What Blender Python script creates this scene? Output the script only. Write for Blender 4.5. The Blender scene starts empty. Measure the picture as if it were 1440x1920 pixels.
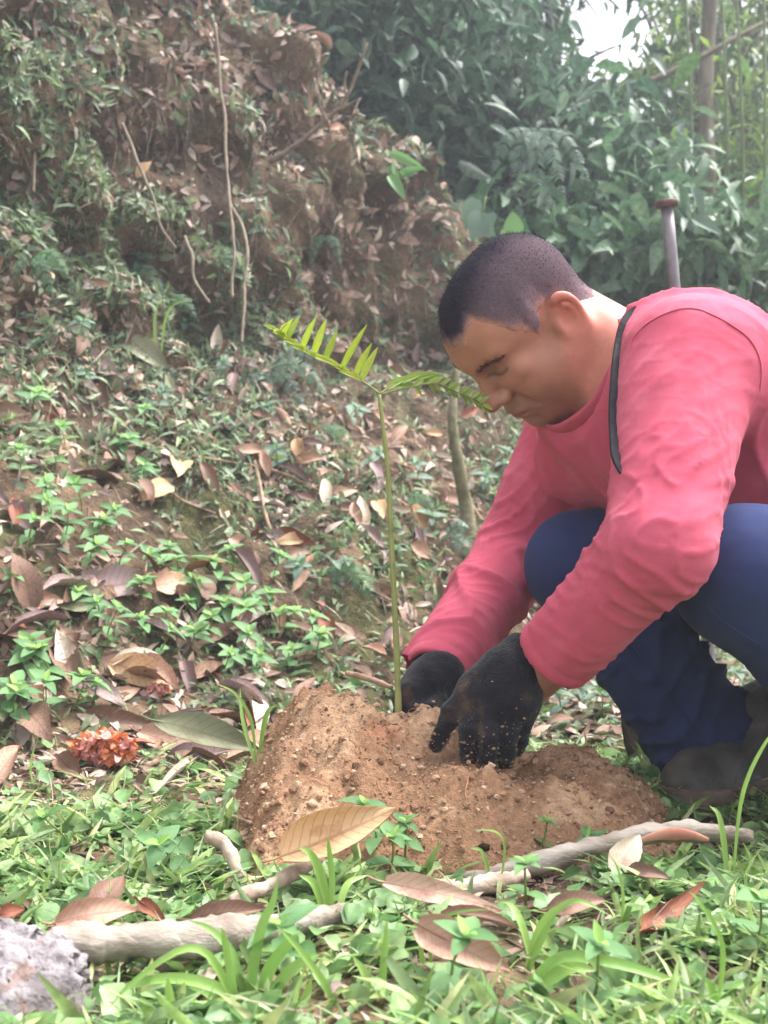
import bpy, bmesh, math, random, os
import numpy as np
from mathutils import Vector, Matrix
from mathutils.bvhtree import BVHTree

random.seed(7)
rng = np.random.default_rng(7)
scene = bpy.context.scene
COL = scene.collection

# ------------------------------------------------------------------ camera
FPX, CAMZ = 2448.0, 0.375           # focal length in photograph pixels, eye height
cam_d = bpy.data.cameras.new('camera')
cam = bpy.data.objects.new('camera', cam_d)
COL.objects.link(cam)
cam.location = (0, 0, CAMZ)
cam.rotation_euler = (math.radians(90), 0, 0)
cam_d.sensor_fit = 'VERTICAL'
cam_d.sensor_height = 24.0
cam_d.lens = 24.0 * FPX / 1920.0
cam_d.clip_start = 0.02
cam_d.clip_end = 400
cam_d.dof.use_dof = True
cam_d.dof.focus_distance = 1.48
cam_d.dof.aperture_fstop = 6.5
scene.camera = cam

# ------------------------------------------------------------------ sky + sun
SUN_DIR = Vector((0.42, 0.20, 0.88)).normalized()      # towards the sun
world = bpy.data.worlds.new('World')
scene.world = world
world.use_nodes = True
wn = world.node_tree
for n in list(wn.nodes):
    wn.nodes.remove(n)
sky = wn.nodes.new('ShaderNodeTexSky')
sky.sky_type = 'NISHITA'
sky.sun_disc = False
sky.sun_elevation = math.asin(SUN_DIR.z)
sky.sun_rotation = math.atan2(SUN_DIR.x, SUN_DIR.y)
sky.air_density = 1.0
sky.dust_density = 4.0
sky.ozone_density = 1.0
hs = wn.nodes.new('ShaderNodeHueSaturation')           # overcast: the cloud deck takes most of the blue out
hs.inputs['Saturation'].default_value = 0.20
bg = wn.nodes.new('ShaderNodeBackground')
bg.inputs['Strength'].default_value = 0.125
wo = wn.nodes.new('ShaderNodeOutputWorld')
wn.links.new(sky.outputs[0], hs.inputs['Color'])
wn.links.new(hs.outputs[0], bg.inputs['Color'])
wn.links.new(bg.outputs[0], wo.inputs['Surface'])

sun_d = bpy.data.lights.new('sun', 'SUN')
sun_d.energy = 1.5
sun_d.angle = math.radians(24)
sun_d.color = (1.0, 0.97, 0.93)
sun = bpy.data.objects.new('sun', sun_d)
COL.objects.link(sun)
sun.rotation_euler = SUN_DIR.to_track_quat('Z', 'Y').to_euler()
sun.location = (3, 2, 8)

scene.view_settings.view_transform = 'Standard'
scene.view_settings.look = 'None'
scene.view_settings.gamma = 1.0
scene.view_settings.use_curve_mapping = False
scene.view_settings.exposure = 2.15
scene.render.engine = 'CYCLES'
scene.cycles.use_denoising = True
scene.cycles.max_bounces = 6
scene.cycles.transparent_max_bounces = 6
scene.cycles.use_adaptive_sampling = True
scene.cycles.adaptive_threshold = 0.02
scene.cycles.volume_bounces = 0
scene.cycles.diffuse_bounces = 3
scene.cycles.glossy_bounces = 2

# ------------------------------------------------------------------ helpers
def P(px, py, d):
    """world point seen at photograph pixel (px, py) at distance d along +Y"""
    return np.array([(px - 720) * d / FPX, d, CAMZ + (960 - py) * d / FPX])

def lin(r, g, b):
    def f(c):
        c /= 255.0
        return c / 12.92 if c <= 0.04045 else ((c + 0.055) / 1.055) ** 2.4
    return (f(r), f(g), f(b))

def tag(o, label=None, cat=None, group=None, kind=None):
    if label: o['label'] = label
    if cat: o['category'] = cat
    if group: o['group'] = group
    if kind: o['kind'] = kind
    return o

def empty(name, loc=(0, 0, 0)):
    o = bpy.data.objects.new(name, None)
    o.empty_display_size = 0.05
    COL.objects.link(o)
    o.location = loc
    return o

def link(name, me, mat=None, parent=None, local=False):
    """link mesh data; with a parent the mesh is in world coordinates unless local"""
    o = bpy.data.objects.new(name, me)
    COL.objects.link(o)
    if mat is not None and len(me.materials) == 0:
        me.materials.append(mat)
    if parent is not None:
        o.parent = parent
        if not local:
            o.matrix_parent_inverse = (Matrix.Translation(parent.location) @ parent.rotation_euler.to_matrix().to_4x4()).inverted()
    return o

def np_mesh(name, V, F, col=None, uv=None, smooth=True):
    """mesh from arrays; F is an (n,4) or (n,3) int array or a list of such arrays"""
    me = bpy.data.meshes.new(name)
    V = np.asarray(V, np.float32)
    Fs = F if isinstance(F, list) else [F]
    Fs = [np.asarray(f, np.int32) for f in Fs if len(f)]
    vi = np.concatenate([f.ravel() for f in Fs])
    tot = np.concatenate([np.full(len(f), f.shape[1], np.int32) for f in Fs])
    st = np.concatenate([[0], np.cumsum(tot)[:-1]]).astype(np.int32)
    me.vertices.add(len(V)); me.vertices.foreach_set('co', V.ravel())
    me.loops.add(len(vi)); me.loops.foreach_set('vertex_index', vi)
    me.polygons.add(len(tot)); me.polygons.foreach_set('loop_start', st)
    me.update(calc_edges=True)
    me.polygons.foreach_set('use_smooth', np.full(len(tot), smooth, bool))
    if col is not None:
        a = me.color_attributes.new('Col', 'FLOAT_COLOR', 'POINT')
        c = np.ones((len(V), 4), np.float32); c[:, :3] = col
        a.data.foreach_set('color', c.ravel())
    if uv is not None:
        l = me.uv_layers.new(name='UVMap')
        l.data.foreach_set('uv', np.asarray(uv, np.float32)[vi].ravel())
    me.validate(clean_customdata=False)
    return me

# --- value noise
def _hash(ix, iy, iz, seed):
    h = (ix.astype(np.uint32) * np.uint32(374761393) + iy.astype(np.uint32) * np.uint32(668265263)
         + iz.astype(np.uint32) * np.uint32(2246822519) + np.uint32((seed * 3266489917) & 0xffffffff))
    h ^= h >> np.uint32(15); h *= np.uint32(2246822519); h ^= h >> np.uint32(13); h *= np.uint32(3266489917); h ^= h >> np.uint32(16)
    return h.astype(np.float32) / np.float32(2147483648.0) - 1.0

def noise(Q, seed=0):
    Q = np.asarray(Q, np.float32)
    i = np.floor(Q).astype(np.int64); f = Q - i
    u = f * f * f * (f * (f * 6 - 15) + 10)
    r = 0
    for a in (0, 1):
        wa = u[:, 0] if a else 1 - u[:, 0]
        for b in (0, 1):
            wb = u[:, 1] if b else 1 - u[:, 1]
            for c in (0, 1):
                wc = u[:, 2] if c else 1 - u[:, 2]
                r = r + wa * wb * wc * _hash(i[:, 0] + a, i[:, 1] + b, i[:, 2] + c, seed)
    return r

def fbm(Q, octv=4, seed=0, gain=0.5):
    Q = np.asarray(Q, np.float32); r = 0; a = 1.0
    for k in range(octv):
        r = r + a * noise(Q * 2.03 ** k + 17.3 * k, seed + k); a *= gain
    return r

def sstep(a, b, x):
    t = np.clip((x - a) / (b - a), 0, 1)
    return t * t * (3 - 2 * t)

# --- signed distance modelling
def smin(a, b, k):
    h = np.clip(0.5 + 0.5 * (b - a) / k, 0, 1)
    return b + (a - b) * h - k * h * (1 - h)

def smax(a, b, k):
    return -smin(-a, -b, k)

def cone(Q, a, b, ra, rb):
    a = np.asarray(a, np.float32); b = np.asarray(b, np.float32)
    ab = b - a
    t = np.clip(((Q - a) @ ab) / float(ab @ ab), 0, 1)
    return np.linalg.norm(Q - a - t[:, None] * ab, axis=1) - (ra + (rb - ra) * t)

def ell(Q, c, r, R=None):
    q = Q - np.asarray(c, np.float32)
    if R is not None:
        q = q @ np.asarray(R, np.float32)          # columns of R are the ellipsoid's axes
    r = np.asarray(r, np.float32)
    k0 = np.linalg.norm(q / r, axis=1); k1 = np.linalg.norm(q / (r * r), axis=1)
    return k0 * (k0 - 1) / np.maximum(k1, 1e-6)

def plane(Q, c, n):
    n = np.asarray(n, float); n = n / np.linalg.norm(n)
    return (Q - np.asarray(c, np.float32)) @ n.astype(np.float32)

def grid_axis(lo, hi, h, fine=None, hf=None):
    if fine is None:
        return np.arange(lo, hi + h, h, dtype=np.float32)
    a = np.arange(fine[0], fine[1], hf)
    l = np.arange(fine[0] - h, lo - h, -h)[::-1] if lo < fine[0] else np.zeros(0)
    r = np.arange(fine[1], hi + h, h) if hi > fine[1] else np.zeros(0)
    return np.concatenate([l, a, r]).astype(np.float32)

def surface(fn, xs, ys, zs):
    """naive surface nets over a tensor grid"""
    X, Y, Z = np.meshgrid(xs, ys, zs, indexing='ij')
    Q = np.stack([X.ravel(), Y.ravel(), Z.ravel()], 1)
    Fv = fn(Q).astype(np.float32).reshape(X.shape)
    del X, Y, Z, Q
    ins = Fv < 0
    c = np.zeros(tuple(s - 1 for s in Fv.shape), np.int8)
    for a in (0, 1):
        for b in (0, 1):
            for d in (0, 1):
                c += ins[a:ins.shape[0] - 1 + a, b:ins.shape[1] - 1 + b, d:ins.shape[2] - 1 + d]
    act = (c > 0) & (c < 8)
    I, J, K = np.nonzero(act)
    idx = np.full(act.shape, -1, np.int32); idx[I, J, K] = np.arange(len(I))
    acc = np.zeros((len(I), 3), np.float32); cnt = np.zeros(len(I), np.float32)
    corners = [(a, b, d) for a in (0, 1) for b in (0, 1) for d in (0, 1)]
    for p in corners:
        for ax in range(3):
            if p[ax]: continue
            q = list(p); q[ax] = 1
            f0 = Fv[I + p[0], J + p[1], K + p[2]]; f1 = Fv[I + q[0], J + q[1], K + q[2]]
            m = (f0 < 0) != (f1 < 0)
            t = np.where(m, f0 / np.where(m, f0 - f1, 1), 0)
            pos = np.stack([xs[I + p[0]] + (t * (xs[I + 1] - xs[I]) if ax == 0 else 0),
                            ys[J + p[1]] + (t * (ys[J + 1] - ys[J]) if ax == 1 else 0),
                            zs[K + p[2]] + (t * (zs[K + 1] - zs[K]) if ax == 2 else 0)], 1)
            acc += pos * m[:, None]; cnt += m
    V = acc / cnt[:, None]
    faces = []
    for ax in range(3):
        sl0 = [slice(1, -1)] * 3; sl1 = [slice(1, -1)] * 3
        sl0[ax] = slice(0, -1); sl1[ax] = slice(1, None)
        A = ins[tuple(sl0)]; B = ins[tuple(sl1)]
        for flip in (False, True):
            m = (A & ~B) if not flip else (~A & B)
            i, j, k = np.nonzero(m)
            off = [0, 0, 0]
            if ax == 0: j = j + 1; k = k + 1; q = [(0, -1, -1), (0, 0, -1), (0, 0, 0), (0, -1, 0)]
            if ax == 1: i = i + 1; k = k + 1; q = [(-1, 0, -1), (-1, 0, 0), (0, 0, 0), (0, 0, -1)]
            if ax == 2: i = i + 1; j = j + 1; q = [(-1, -1, 0), (0, -1, 0), (0, 0, 0), (-1, 0, 0)]
            f = np.stack([idx[i + a, j + b, k + d] for a, b, d in q], 1)
            if flip: f = f[:, ::-1]
            faces.append(f)
    Fq = np.concatenate(faces)
    Fq = Fq[(Fq >= 0).all(1)]
    return V, Fq

def vnormals(V, F):
    n = np.cross(V[F[:, 2]] - V[F[:, 0]], V[F[:, 3 % F.shape[1]]] - V[F[:, 1]])
    N = np.zeros_like(V)
    for k in range(F.shape[1]):
        np.add.at(N, F[:, k], n)
    return N / np.maximum(np.linalg.norm(N, axis=1, keepdims=True), 1e-12)

def relax(V, F, it=2, w=0.5):
    for _ in range(it):
        A = np.zeros_like(V); c = np.zeros(len(V))
        k = F.shape[1]
        for a in range(k):
            np.add.at(A, F[:, a], V[F[:, (a + 1) % k]]); np.add.at(c, F[:, a], 1)
            np.add.at(A, F[:, a], V[F[:, (a - 1) % k]]); np.add.at(c, F[:, a], 1)
        V = V + w * (A / np.maximum(c, 1)[:, None] - V)
    return V

def keep_largest(V, F):
    return V, F

def tube(pts, radii, sides=8, caps=True, rough=0.0, seed=0):
    """tapered tube through points"""
    pts = np.asarray(pts, float); n = len(pts)
    if np.isscalar(radii): radii = np.full(n, radii)
    radii = np.asarray(radii, float)
    T = np.gradient(pts, axis=0); T /= np.maximum(np.linalg.norm(T, axis=1, keepdims=True), 1e-9)
    ref = np.array([0, 0, 1.0]) if abs(T[0, 2]) < 0.9 else np.array([1.0, 0, 0])
    V = []
    a = np.linspace(0, 2 * np.pi, sides, endpoint=False)
    r_ = np.random.default_rng(seed)
    u = np.cross(T[0], ref); u /= np.linalg.norm(u)
    for i in range(n):
        u = u - T[i] * (u @ T[i]); u /= np.linalg.norm(u)
        w = np.cross(T[i], u)
        rr = radii[i] * (1 + rough * r_.uniform(-1, 1, sides))
        V.append(pts[i] + rr[:, None] * (np.cos(a)[:, None] * u + np.sin(a)[:, None] * w))
    V = np.concatenate(V)
    i = np.arange(n - 1)[:, None] * sides; k = np.arange(sides)[None]
    k2 = (k + 1) % sides
    F = np.stack([i + k, i + k2, i + sides + k2, i + sides + k], -1).reshape(-1, 4)
    tri = []
    if caps:
        V = np.concatenate([V, pts[:1], pts[-1:]])
        c0, c1 = len(V) - 2, len(V) - 1
        tri = [(c0, (q + 1) % sides, q) for q in range(sides)] + [(c1, (n - 1) * sides + q, (n - 1) * sides + (q + 1) % sides) for q in range(sides)]
    return V, ([F, np.array(tri)] if tri else [F])

def spline(pts, n):
    """Catmull-Rom through points"""
    p = np.asarray(pts, float)
    p = np.concatenate([[2 * p[0] - p[1]], p, [2 * p[-1] - p[-2]]])
    m = len(p) - 3
    ts = np.linspace(0, m - 1e-6, n)
    out = []
    for t in ts:
        i = int(t); u = t - i
        a, b, c, d = p[i:i + 4]
        out.append(0.5 * (2 * b + (c - a) * u + (2 * a - 5 * b + 4 * c - d) * u * u + (3 * b - a - 3 * c + d) * u ** 3))
    return np.array(out)

# --- materials
def new_mat(name):
    m = bpy.data.materials.new(name); m.use_nodes = True
    nt = m.node_tree
    for n in list(nt.nodes): nt.nodes.remove(n)
    out = nt.nodes.new('ShaderNodeOutputMaterial')
    b = nt.nodes.new('ShaderNodeBsdfPrincipled')
    nt.links.new(b.outputs[0], out.inputs['Surface'])
    return m, nt, b, out

def nd(nt, kind, **kw):
    n = nt.nodes.new(kind)
    for k, v in kw.items():
        if k.startswith('i_'):
            n.inputs[k[2:].replace('_', ' ')].default_value = v
        else:
            setattr(n, k, v)
    return n

def ramp(nt, stops, src, interp='LINEAR'):
    r = nt.nodes.new('ShaderNodeValToRGB')
    r.color_ramp.interpolation = interp
    e = r.color_ramp.elements
    while len(e) < len(stops): e.new(0.5)
    for q, (p, c) in zip(e, stops):
        q.position = p; q.color = (*c, 1) if len(c) == 3 else c
    nt.links.new(src, r.inputs[0])
    return r

def mix(nt, a, b, fac, mode='MIX'):
    m = nt.nodes.new('ShaderNodeMix'); m.data_type = 'RGBA'; m.blend_type = mode
    def put(sock, v):
        if hasattr(v, 'is_output'): nt.links.new(v, sock)
        elif isinstance(v, (int, float)): sock.default_value = v
        else: sock.default_value = (*v, 1)
    put(m.inputs[0], fac); put(m.inputs[6], a); put(m.inputs[7], b)
    return m.outputs[2]

def pmat(name, stops, scale=8.0, detail=6.0, rough=0.8, spec=0.3, bump=None, attr=False, rnd=None,
         trans=0.0, sheen=0.0, coord='Object', stretch=None, metal=0.0, sss=0.0):
    """noise-ramped principled; attr multiplies the colour attribute, rnd varies value by object"""
    m, nt, b, out = new_mat(name)
    tc = nd(nt, 'ShaderNodeTexCoord')
    src = tc.outputs[coord]
    if stretch:
        mp = nd(nt, 'ShaderNodeMapping'); mp.inputs['Scale'].default_value = stretch
        nt.links.new(src, mp.inputs['Vector']); src = mp.outputs[0]
    nz = nd(nt, 'ShaderNodeTexNoise', i_Scale=scale, i_Detail=detail, i_Roughness=0.62)
    nt.links.new(src, nz.inputs['Vector'])
    c = ramp(nt, stops, nz.outputs['Fac']).outputs[0]
    if attr:
        at = nd(nt, 'ShaderNodeAttribute', attribute_name='Col')
        c = mix(nt, c, at.outputs['Color'], 1.0, 'MULTIPLY')
    if rnd:
        oi = nd(nt, 'ShaderNodeObjectInfo')
        mr = nd(nt, 'ShaderNodeMapRange'); mr.inputs[3].default_value = rnd[0]; mr.inputs[4].default_value = rnd[1]
        nt.links.new(oi.outputs['Random'], mr.inputs[0])
        hsv = nd(nt, 'ShaderNodeHueSaturation')
        nt.links.new(mr.outputs[0], hsv.inputs['Value']); nt.links.new(c, hsv.inputs['Color'])
        c = hsv.outputs[0]
    nt.links.new(c, b.inputs['Base Color'])
    b.inputs['Roughness'].default_value = rough
    b.inputs['Specular IOR Level'].default_value = spec
    b.inputs['Metallic'].default_value = metal
    if sheen:
        b.inputs['Sheen Weight'].default_value = sheen; b.inputs['Sheen Roughness'].default_value = 0.5
    if sss:
        b.inputs['Subsurface Weight'].default_value = sss
        b.inputs['Subsurface Radius'].default_value = (0.010, 0.004, 0.002)
        b.inputs['Subsurface Scale'].default_value = 1.0
    if bump:
        n2 = nd(nt, 'ShaderNodeTexNoise', i_Scale=bump[0], i_Detail=5.0, i_Roughness=0.6)
        nt.links.new(src, n2.inputs['Vector'])
        bp = nd(nt, 'ShaderNodeBump', i_Strength=bump[1], i_Distance=bump[2])
        nt.links.new(n2.outputs['Fac'], bp.inputs['Height']); nt.links.new(bp.outputs[0], b.inputs['Normal'])
    if trans:
        tr = nd(nt, 'ShaderNodeBsdfTranslucent')
        nt.links.new(c, tr.inputs['Color'])
        ms = nd(nt, 'ShaderNodeMixShader', i_Fac=trans)
        nt.links.new(b.outputs[0], ms.inputs[1]); nt.links.new(tr.outputs[0], ms.inputs[2])
        nt.links.new(ms.outputs[0], out.inputs['Surface'])
    return m

def leaf_mat(name, stops, veins=9.0, vein_col=None, vein_amt=0.35, rough=0.5, spec=0.4, trans=0.3, blotch=None, attr=False, rnd=(0.8, 1.2)):
    """leaf: colour per object, blotches, midrib and side veins from UV (u across -1..1 -> 0..1, v along)"""
    m, nt, b, out = new_mat(name)
    tc = nd(nt, 'ShaderNodeTexCoord')
    if attr:
        at = nd(nt, 'ShaderNodeAttribute', attribute_name='Col'); c = at.outputs['Color']
        nz0 = nd(nt, 'ShaderNodeTexNoise', i_Scale=60.0, i_Detail=4.0)
        nt.links.new(tc.outputs['Object'], nz0.inputs['Vector'])
        c = mix(nt, c, ramp(nt, [(0.3, (0.55, 0.55, 0.55)), (0.7, (1.25, 1.25, 1.25))], nz0.outputs['Fac']).outputs[0], 1.0, 'MULTIPLY')
    else:
        oi = nd(nt, 'ShaderNodeObjectInfo')
        c = ramp(nt, stops, oi.outputs['Random']).outputs[0]
    sep = nd(nt, 'ShaderNodeSeparateXYZ'); nt.links.new(tc.outputs['UV'], sep.inputs[0])
    def ma(op, a, b_=None):
        n = nd(nt, 'ShaderNodeMath', operation=op)
        for k, v in enumerate((a, b_)):
            if v is None: continue
            if hasattr(v, 'is_output'): nt.links.new(v, n.inputs[k])
            else: n.inputs[k].default_value = v
        return n.outputs[0]
    au = ma('ABSOLUTE', ma('SUBTRACT', sep.outputs['X'], 0.5))
    ph = ma('FRACT', ma('MULTIPLY', ma('SUBTRACT', sep.outputs['Y'], ma('MULTIPLY', au, 0.35)), veins))
    side = ma('LESS_THAN', ma('ABSOLUTE', ma('SUBTRACT', ph, 0.5)), 0.07)
    mid = ma('LESS_THAN', au, 0.03)
    vein = ma('MAXIMUM', side, mid)
    if blotch:
        nz = nd(nt, 'ShaderNodeTexNoise', i_Scale=blotch[0], i_Detail=7.0, i_Roughness=0.65)
        nt.links.new(tc.outputs['Object'], nz.inputs['Vector'])
        f = ramp(nt, [(blotch[2], (0, 0, 0)), (blotch[3], (1, 1, 1))], nz.outputs['Fac']).outputs[0]
        c = mix(nt, c, blotch[1], f)
    c = mix(nt, c, vein_col or (0.5, 0.5, 0.3), ma('MULTIPLY', vein, vein_amt))
    nt.links.new(c, b.inputs['Base Color'])
    b.inputs['Roughness'].default_value = rough
    b.inputs['Specular IOR Level'].default_value = spec
    n3 = nd(nt, 'ShaderNodeTexNoise', i_Scale=90.0, i_Detail=3.0)
    nt.links.new(tc.outputs['Object'], n3.inputs['Vector'])
    h = ma('ADD', ma('MULTIPLY', vein, -0.6), n3.outputs['Fac'])
    bp = nd(nt, 'ShaderNodeBump', i_Strength=0.35, i_Distance=0.002)
    nt.links.new(h, bp.inputs['Height']); nt.links.new(bp.outputs[0], b.inputs['Normal'])
    if trans:
        tr = nd(nt, 'ShaderNodeBsdfTranslucent'); nt.links.new(c, tr.inputs['Color'])
        ms = nd(nt, 'ShaderNodeMixShader', i_Fac=trans)
        nt.links.new(b.outputs[0], ms.inputs[1]); nt.links.new(tr.outputs[0], ms.inputs[2])
        nt.links.new(ms.outputs[0], out.inputs['Surface'])
    return m

# ------------------------------------------------------------------ leaf building blocks
def half_width(t, shape):
    if shape == 'lance': return np.sin(np.pi * np.clip(t, 0, 1) ** 0.72) ** 0.85
    if shape == 'ovate': return np.sin(np.pi * np.clip(t, 0, 1) ** 0.62) ** 0.7
    if shape == 'round': return np.sqrt(np.clip(1 - (2 * t - 1) ** 2, 0, 1))
    if shape == 'blade': return np.clip(0.55 + 1.2 * t, 0, 1) * np.clip(1 - t ** 2.6, 0, 1) ** 0.8
    return np.sin(np.pi * t)

def leaf_tmpl(nl=4, shape='lance', bend=0.3, fold=0.25):
    """unit leaf: x across, y along 0..1, z up; three vertices per row"""
    V, UV = [], []
    for i in range(nl + 1):
        t = i / nl
        w = max(float(half_width(np.array(min(max(t, 0.03), 0.985)), shape)), 0.06) * 0.5
        z = -bend * t * t
        for s in (-1, 0, 1):
            V.append((s * w, t - 0.06 * bend * t, z + (fold * w if s else 0))); UV.append((0.5 + 0.5 * s, t))
    F = []
    for i in range(nl):
        for k in (0, 1):
            a = i * 3 + k; F.append((a, a + 1, a + 4, a + 3))
    return np.array(V), np.array(F), np.array(UV)

def frames(along, up):
    y = along / np.maximum(np.linalg.norm(along, axis=1, keepdims=True), 1e-9)
    x = np.cross(y, up); nx = np.linalg.norm(x, axis=1, keepdims=True)
    alt = np.cross(y, np.array([[0.31, 0.77, 0.55]]))
    x = np.where(nx > 1e-3, x, alt); x /= np.maximum(np.linalg.norm(x, axis=1, keepdims=True), 1e-9)
    z = np.cross(x, y)
    return np.stack([x, y, z], 2)                     # columns

def leaf_batch(pos, along, up, L, W, cols, tmpl, tipcol=None):
    V, F, UV = tmpl; n = len(pos)
    R = frames(along, up)
    zb = V[(np.arange(len(V)) // 3) * 3 + 1, 2]; zf = V[:, 2] - zb          # bend scales with length, fold with width
    loc = V[None] * np.stack([W, L, L], 1)[:, None, :]
    loc[:, :, 2] = L[:, None] * zb[None] + 1.6 * W[:, None] * zf[None]
    out = np.einsum('nij,nkj->nki', R, loc) + pos[:, None]
    Fa = (F[None] + len(V) * np.arange(n)[:, None, None]).reshape(-1, F.shape[1])
    return out.reshape(-1, 3), Fa, np.repeat(cols, len(V), 0), np.tile(UV, (n, 1))

def join_batches(bs):
    V, F, C, U, off = [], [], [], [], 0
    for v, f, c, u in bs:
        V.append(v); F.append(f + off); C.append(c); U.append(u); off += len(v)
    return np.concatenate(V), np.concatenate(F), np.concatenate(C), np.concatenate(U)

def big_leaf(L, W, shape='ovate', curl=1.2, bend=0.2, twist=0.3, wave=0.06, nl=12, nw=6, seed=0, ragged=0.05, stalk=True):
    """one large leaf with rolled edges, waves and a ragged margin; x across, y along"""
    r = np.random.default_rng(seed)
    V, UV = [], []
    phs = r.uniform(0, 6.28, 6)
    for i in range(nl + 1):
        t = i / nl
        for j in range(nw + 1):
            u = 2 * j / nw - 1
            rag = 1 + (ragged * r.uniform(-1, 1) if abs(u) > 0.99 else 0)
            w = max(float(half_width(np.array(min(max(t, 0.02), 0.985)), shape)), 0.03) * 0.5 * W * rag
            th = u * max(curl, 1e-3) * (0.75 + 0.25 * math.sin(3 * t + phs[0]))
            c = max(abs(curl), 1e-3)
            x = w * math.sin(th) / c * (1 if curl >= 0 else -1) if False else w * math.sin(u * c) / c
            z = w * (1 - math.cos(u * c)) / c * (1 if curl > 0 else -1)
            tw = twist * (t - 0.5)
            x, z = x * math.cos(tw) - z * math.sin(tw), x * math.sin(tw) + z * math.cos(tw)
            z += bend * L * (4 * t * (1 - t)) + wave * W * (math.sin(7 * t + phs[1] + u) * abs(u) + 0.6 * math.sin(4 * u + 5 * t + phs[2])) * 0.6
            V.append((x, (t - 0.5) * L, z)); UV.append((0.5 + 0.5 * u, t))
    F = []
    for i in range(nl):
        for j in range(nw):
            a = i * (nw + 1) + j; F.append((a, a + 1, a + nw + 2, a + nw + 1))
    V = np.array(V); F = np.array(F); UV = np.array(UV)
    # give it the thickness of a dry leaf
    N = vnormals(V, F); n = len(V)
    V2 = np.concatenate([V, V - N * 0.0005]); F2 = np.concatenate([F, F[:, ::-1] + n])
    UV2 = np.concatenate([UV, UV])
    if stalk:
        k = nw // 2
        sv, sf = tube(np.array([V[k] + [0, -L * 0.16, 0.004], V[k] + [0, -L * 0.06, -0.001], V[k], V[(nl // 3) * (nw + 1) + k] - N[(nl // 3) * (nw + 1) + k] * 0.0004]), np.array([0.0011, 0.0011, 0.0012, 0.0006]), 5)
        q = len(V2); V2 = np.concatenate([V2, sv]); F2 = [np.concatenate([F2, sf[0] + q]), sf[1] + q]
        UV2 = np.concatenate([UV2, np.tile([0.5, 0.0], (len(sv), 1))])
    else:
        F2 = [F2]
    return V2, F2, UV2

def place(name, me, mat, origin, along, up, scale=1.0, parent=None):
    """object whose local y lies along a direction and z up"""
    R = frames(np.asarray(along, float)[None], np.asarray(up, float)[None])[0]
    M = Matrix([[*(R[i] * scale), origin[i]] for i in range(3)] + [[0, 0, 0, 1]])
    o = bpy.data.objects.new(name, me); COL.objects.link(o)
    if mat is not None and len(me.materials) == 0: me.materials.append(mat)
    if parent is not None:
        o.parent = parent
        o.matrix_parent_inverse = Matrix.Identity(4)
        o.matrix_basis = Matrix.Translation(-Vector(parent.location)) @ M
    else:
        o.matrix_basis = M
    return o

GREENS = dict(mid=lin(70, 112, 52), light=lin(132, 176, 70), blue=lin(62, 98, 70), dark=lin(38, 62, 36), yellow=lin(150, 164, 60), olive=lin(92, 100, 52), dull=lin(88, 108, 82))
M_leafmass = leaf_mat('leaf_mass', None, attr=True, vein_amt=0.0, rough=0.45, spec=0.45, trans=0.35)
M_dead = [leaf_mat('dead_leaf_' + n, [(0.0, a), (0.5, b), (1.0, c)], veins=11, vein_col=vc, vein_amt=0.45, rough=0.6, spec=0.35, trans=0.12,
                   blotch=(26.0, bl, 0.52, 0.70))
          for n, a, b, c, vc, bl in (
    ('brown', lin(122, 94, 78), lin(138, 106, 88), lin(152, 120, 102), lin(92, 62, 46), lin(78, 52, 38)),
    ('pink', lin(176, 142, 120), lin(188, 152, 130), lin(196, 164, 144), lin(150, 100, 84), lin(126, 84, 70)),
    ('tan', lin(198, 162, 122), lin(206, 170, 130), lin(210, 176, 138), lin(150, 106, 66), lin(170, 122, 78)),
    ('mauve', lin(128, 104, 100), lin(146, 122, 118), lin(158, 136, 132), lin(104, 82, 78), lin(98, 76, 70)),
    ('rust', lin(140, 84, 62), lin(150, 92, 68), lin(156, 100, 78), lin(100, 48, 30), lin(92, 46, 30)),
    ('pale', lin(196, 180, 160), lin(206, 190, 170), lin(212, 198, 182), lin(160, 140, 118), lin(150, 126, 104)),
    ('dull_green', lin(124, 124, 96), lin(136, 136, 106), lin(146, 146, 120), lin(96, 100, 70), lin(96, 84, 58)))]
DEAD = dict(zip(('brown', 'pink', 'tan', 'mauve', 'rust', 'pale', 'dull_green'), M_dead))
M_green = leaf_mat('green_leaf', [(0.0, lin(92, 134, 84)), (0.5, lin(106, 148, 92)), (1.0, lin(120, 160, 100))], veins=7, vein_col=lin(120, 160, 96), vein_amt=0.25, rough=0.42, spec=0.45, trans=0.3)
M_young = leaf_mat('young_leaf', [(0.0, lin(140, 182, 92)), (0.5, lin(154, 194, 100)), (1.0, lin(168, 206, 110))], veins=7, vein_col=lin(180, 210, 120), vein_amt=0.2, rough=0.42, spec=0.45, trans=0.35)
M_dark = leaf_mat('dark_leaf', [(0.0, lin(84, 110, 92)), (0.5, lin(96, 122, 102)), (1.0, lin(110, 136, 112))], veins=8, vein_col=lin(100, 130, 100), vein_amt=0.25, rough=0.4, spec=0.5, trans=0.25)
M_fern = leaf_mat('fern_leaf', [(0.0, lin(84, 122, 92)), (0.5, lin(98, 136, 100)), (1.0, lin(112, 150, 100))], veins=5, vein_amt=0.1, rough=0.5, spec=0.35, trans=0.3)
M_blade = leaf_mat('grass_blade', [(0.0, lin(122, 162, 78)), (0.5, lin(138, 174, 88)), (1.0, lin(154, 186, 100))], veins=0.2, vein_col=lin(150, 186, 100), vein_amt=0.35, rough=0.42, spec=0.45, trans=0.35)
M_stem = pmat('green_stem', [(0.3, lin(92, 108, 56)), (0.7, lin(128, 138, 72))], 40, 3, rough=0.6)
M_bark = pmat('bark', [(0.3, lin(70, 62, 52)), (0.55, lin(104, 94, 80)), (0.75, lin(134, 128, 112))], 14, 8, rough=0.9, spec=0.2, bump=(40, 0.8, 0.01), stretch=(1, 1, 0.35))
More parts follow.
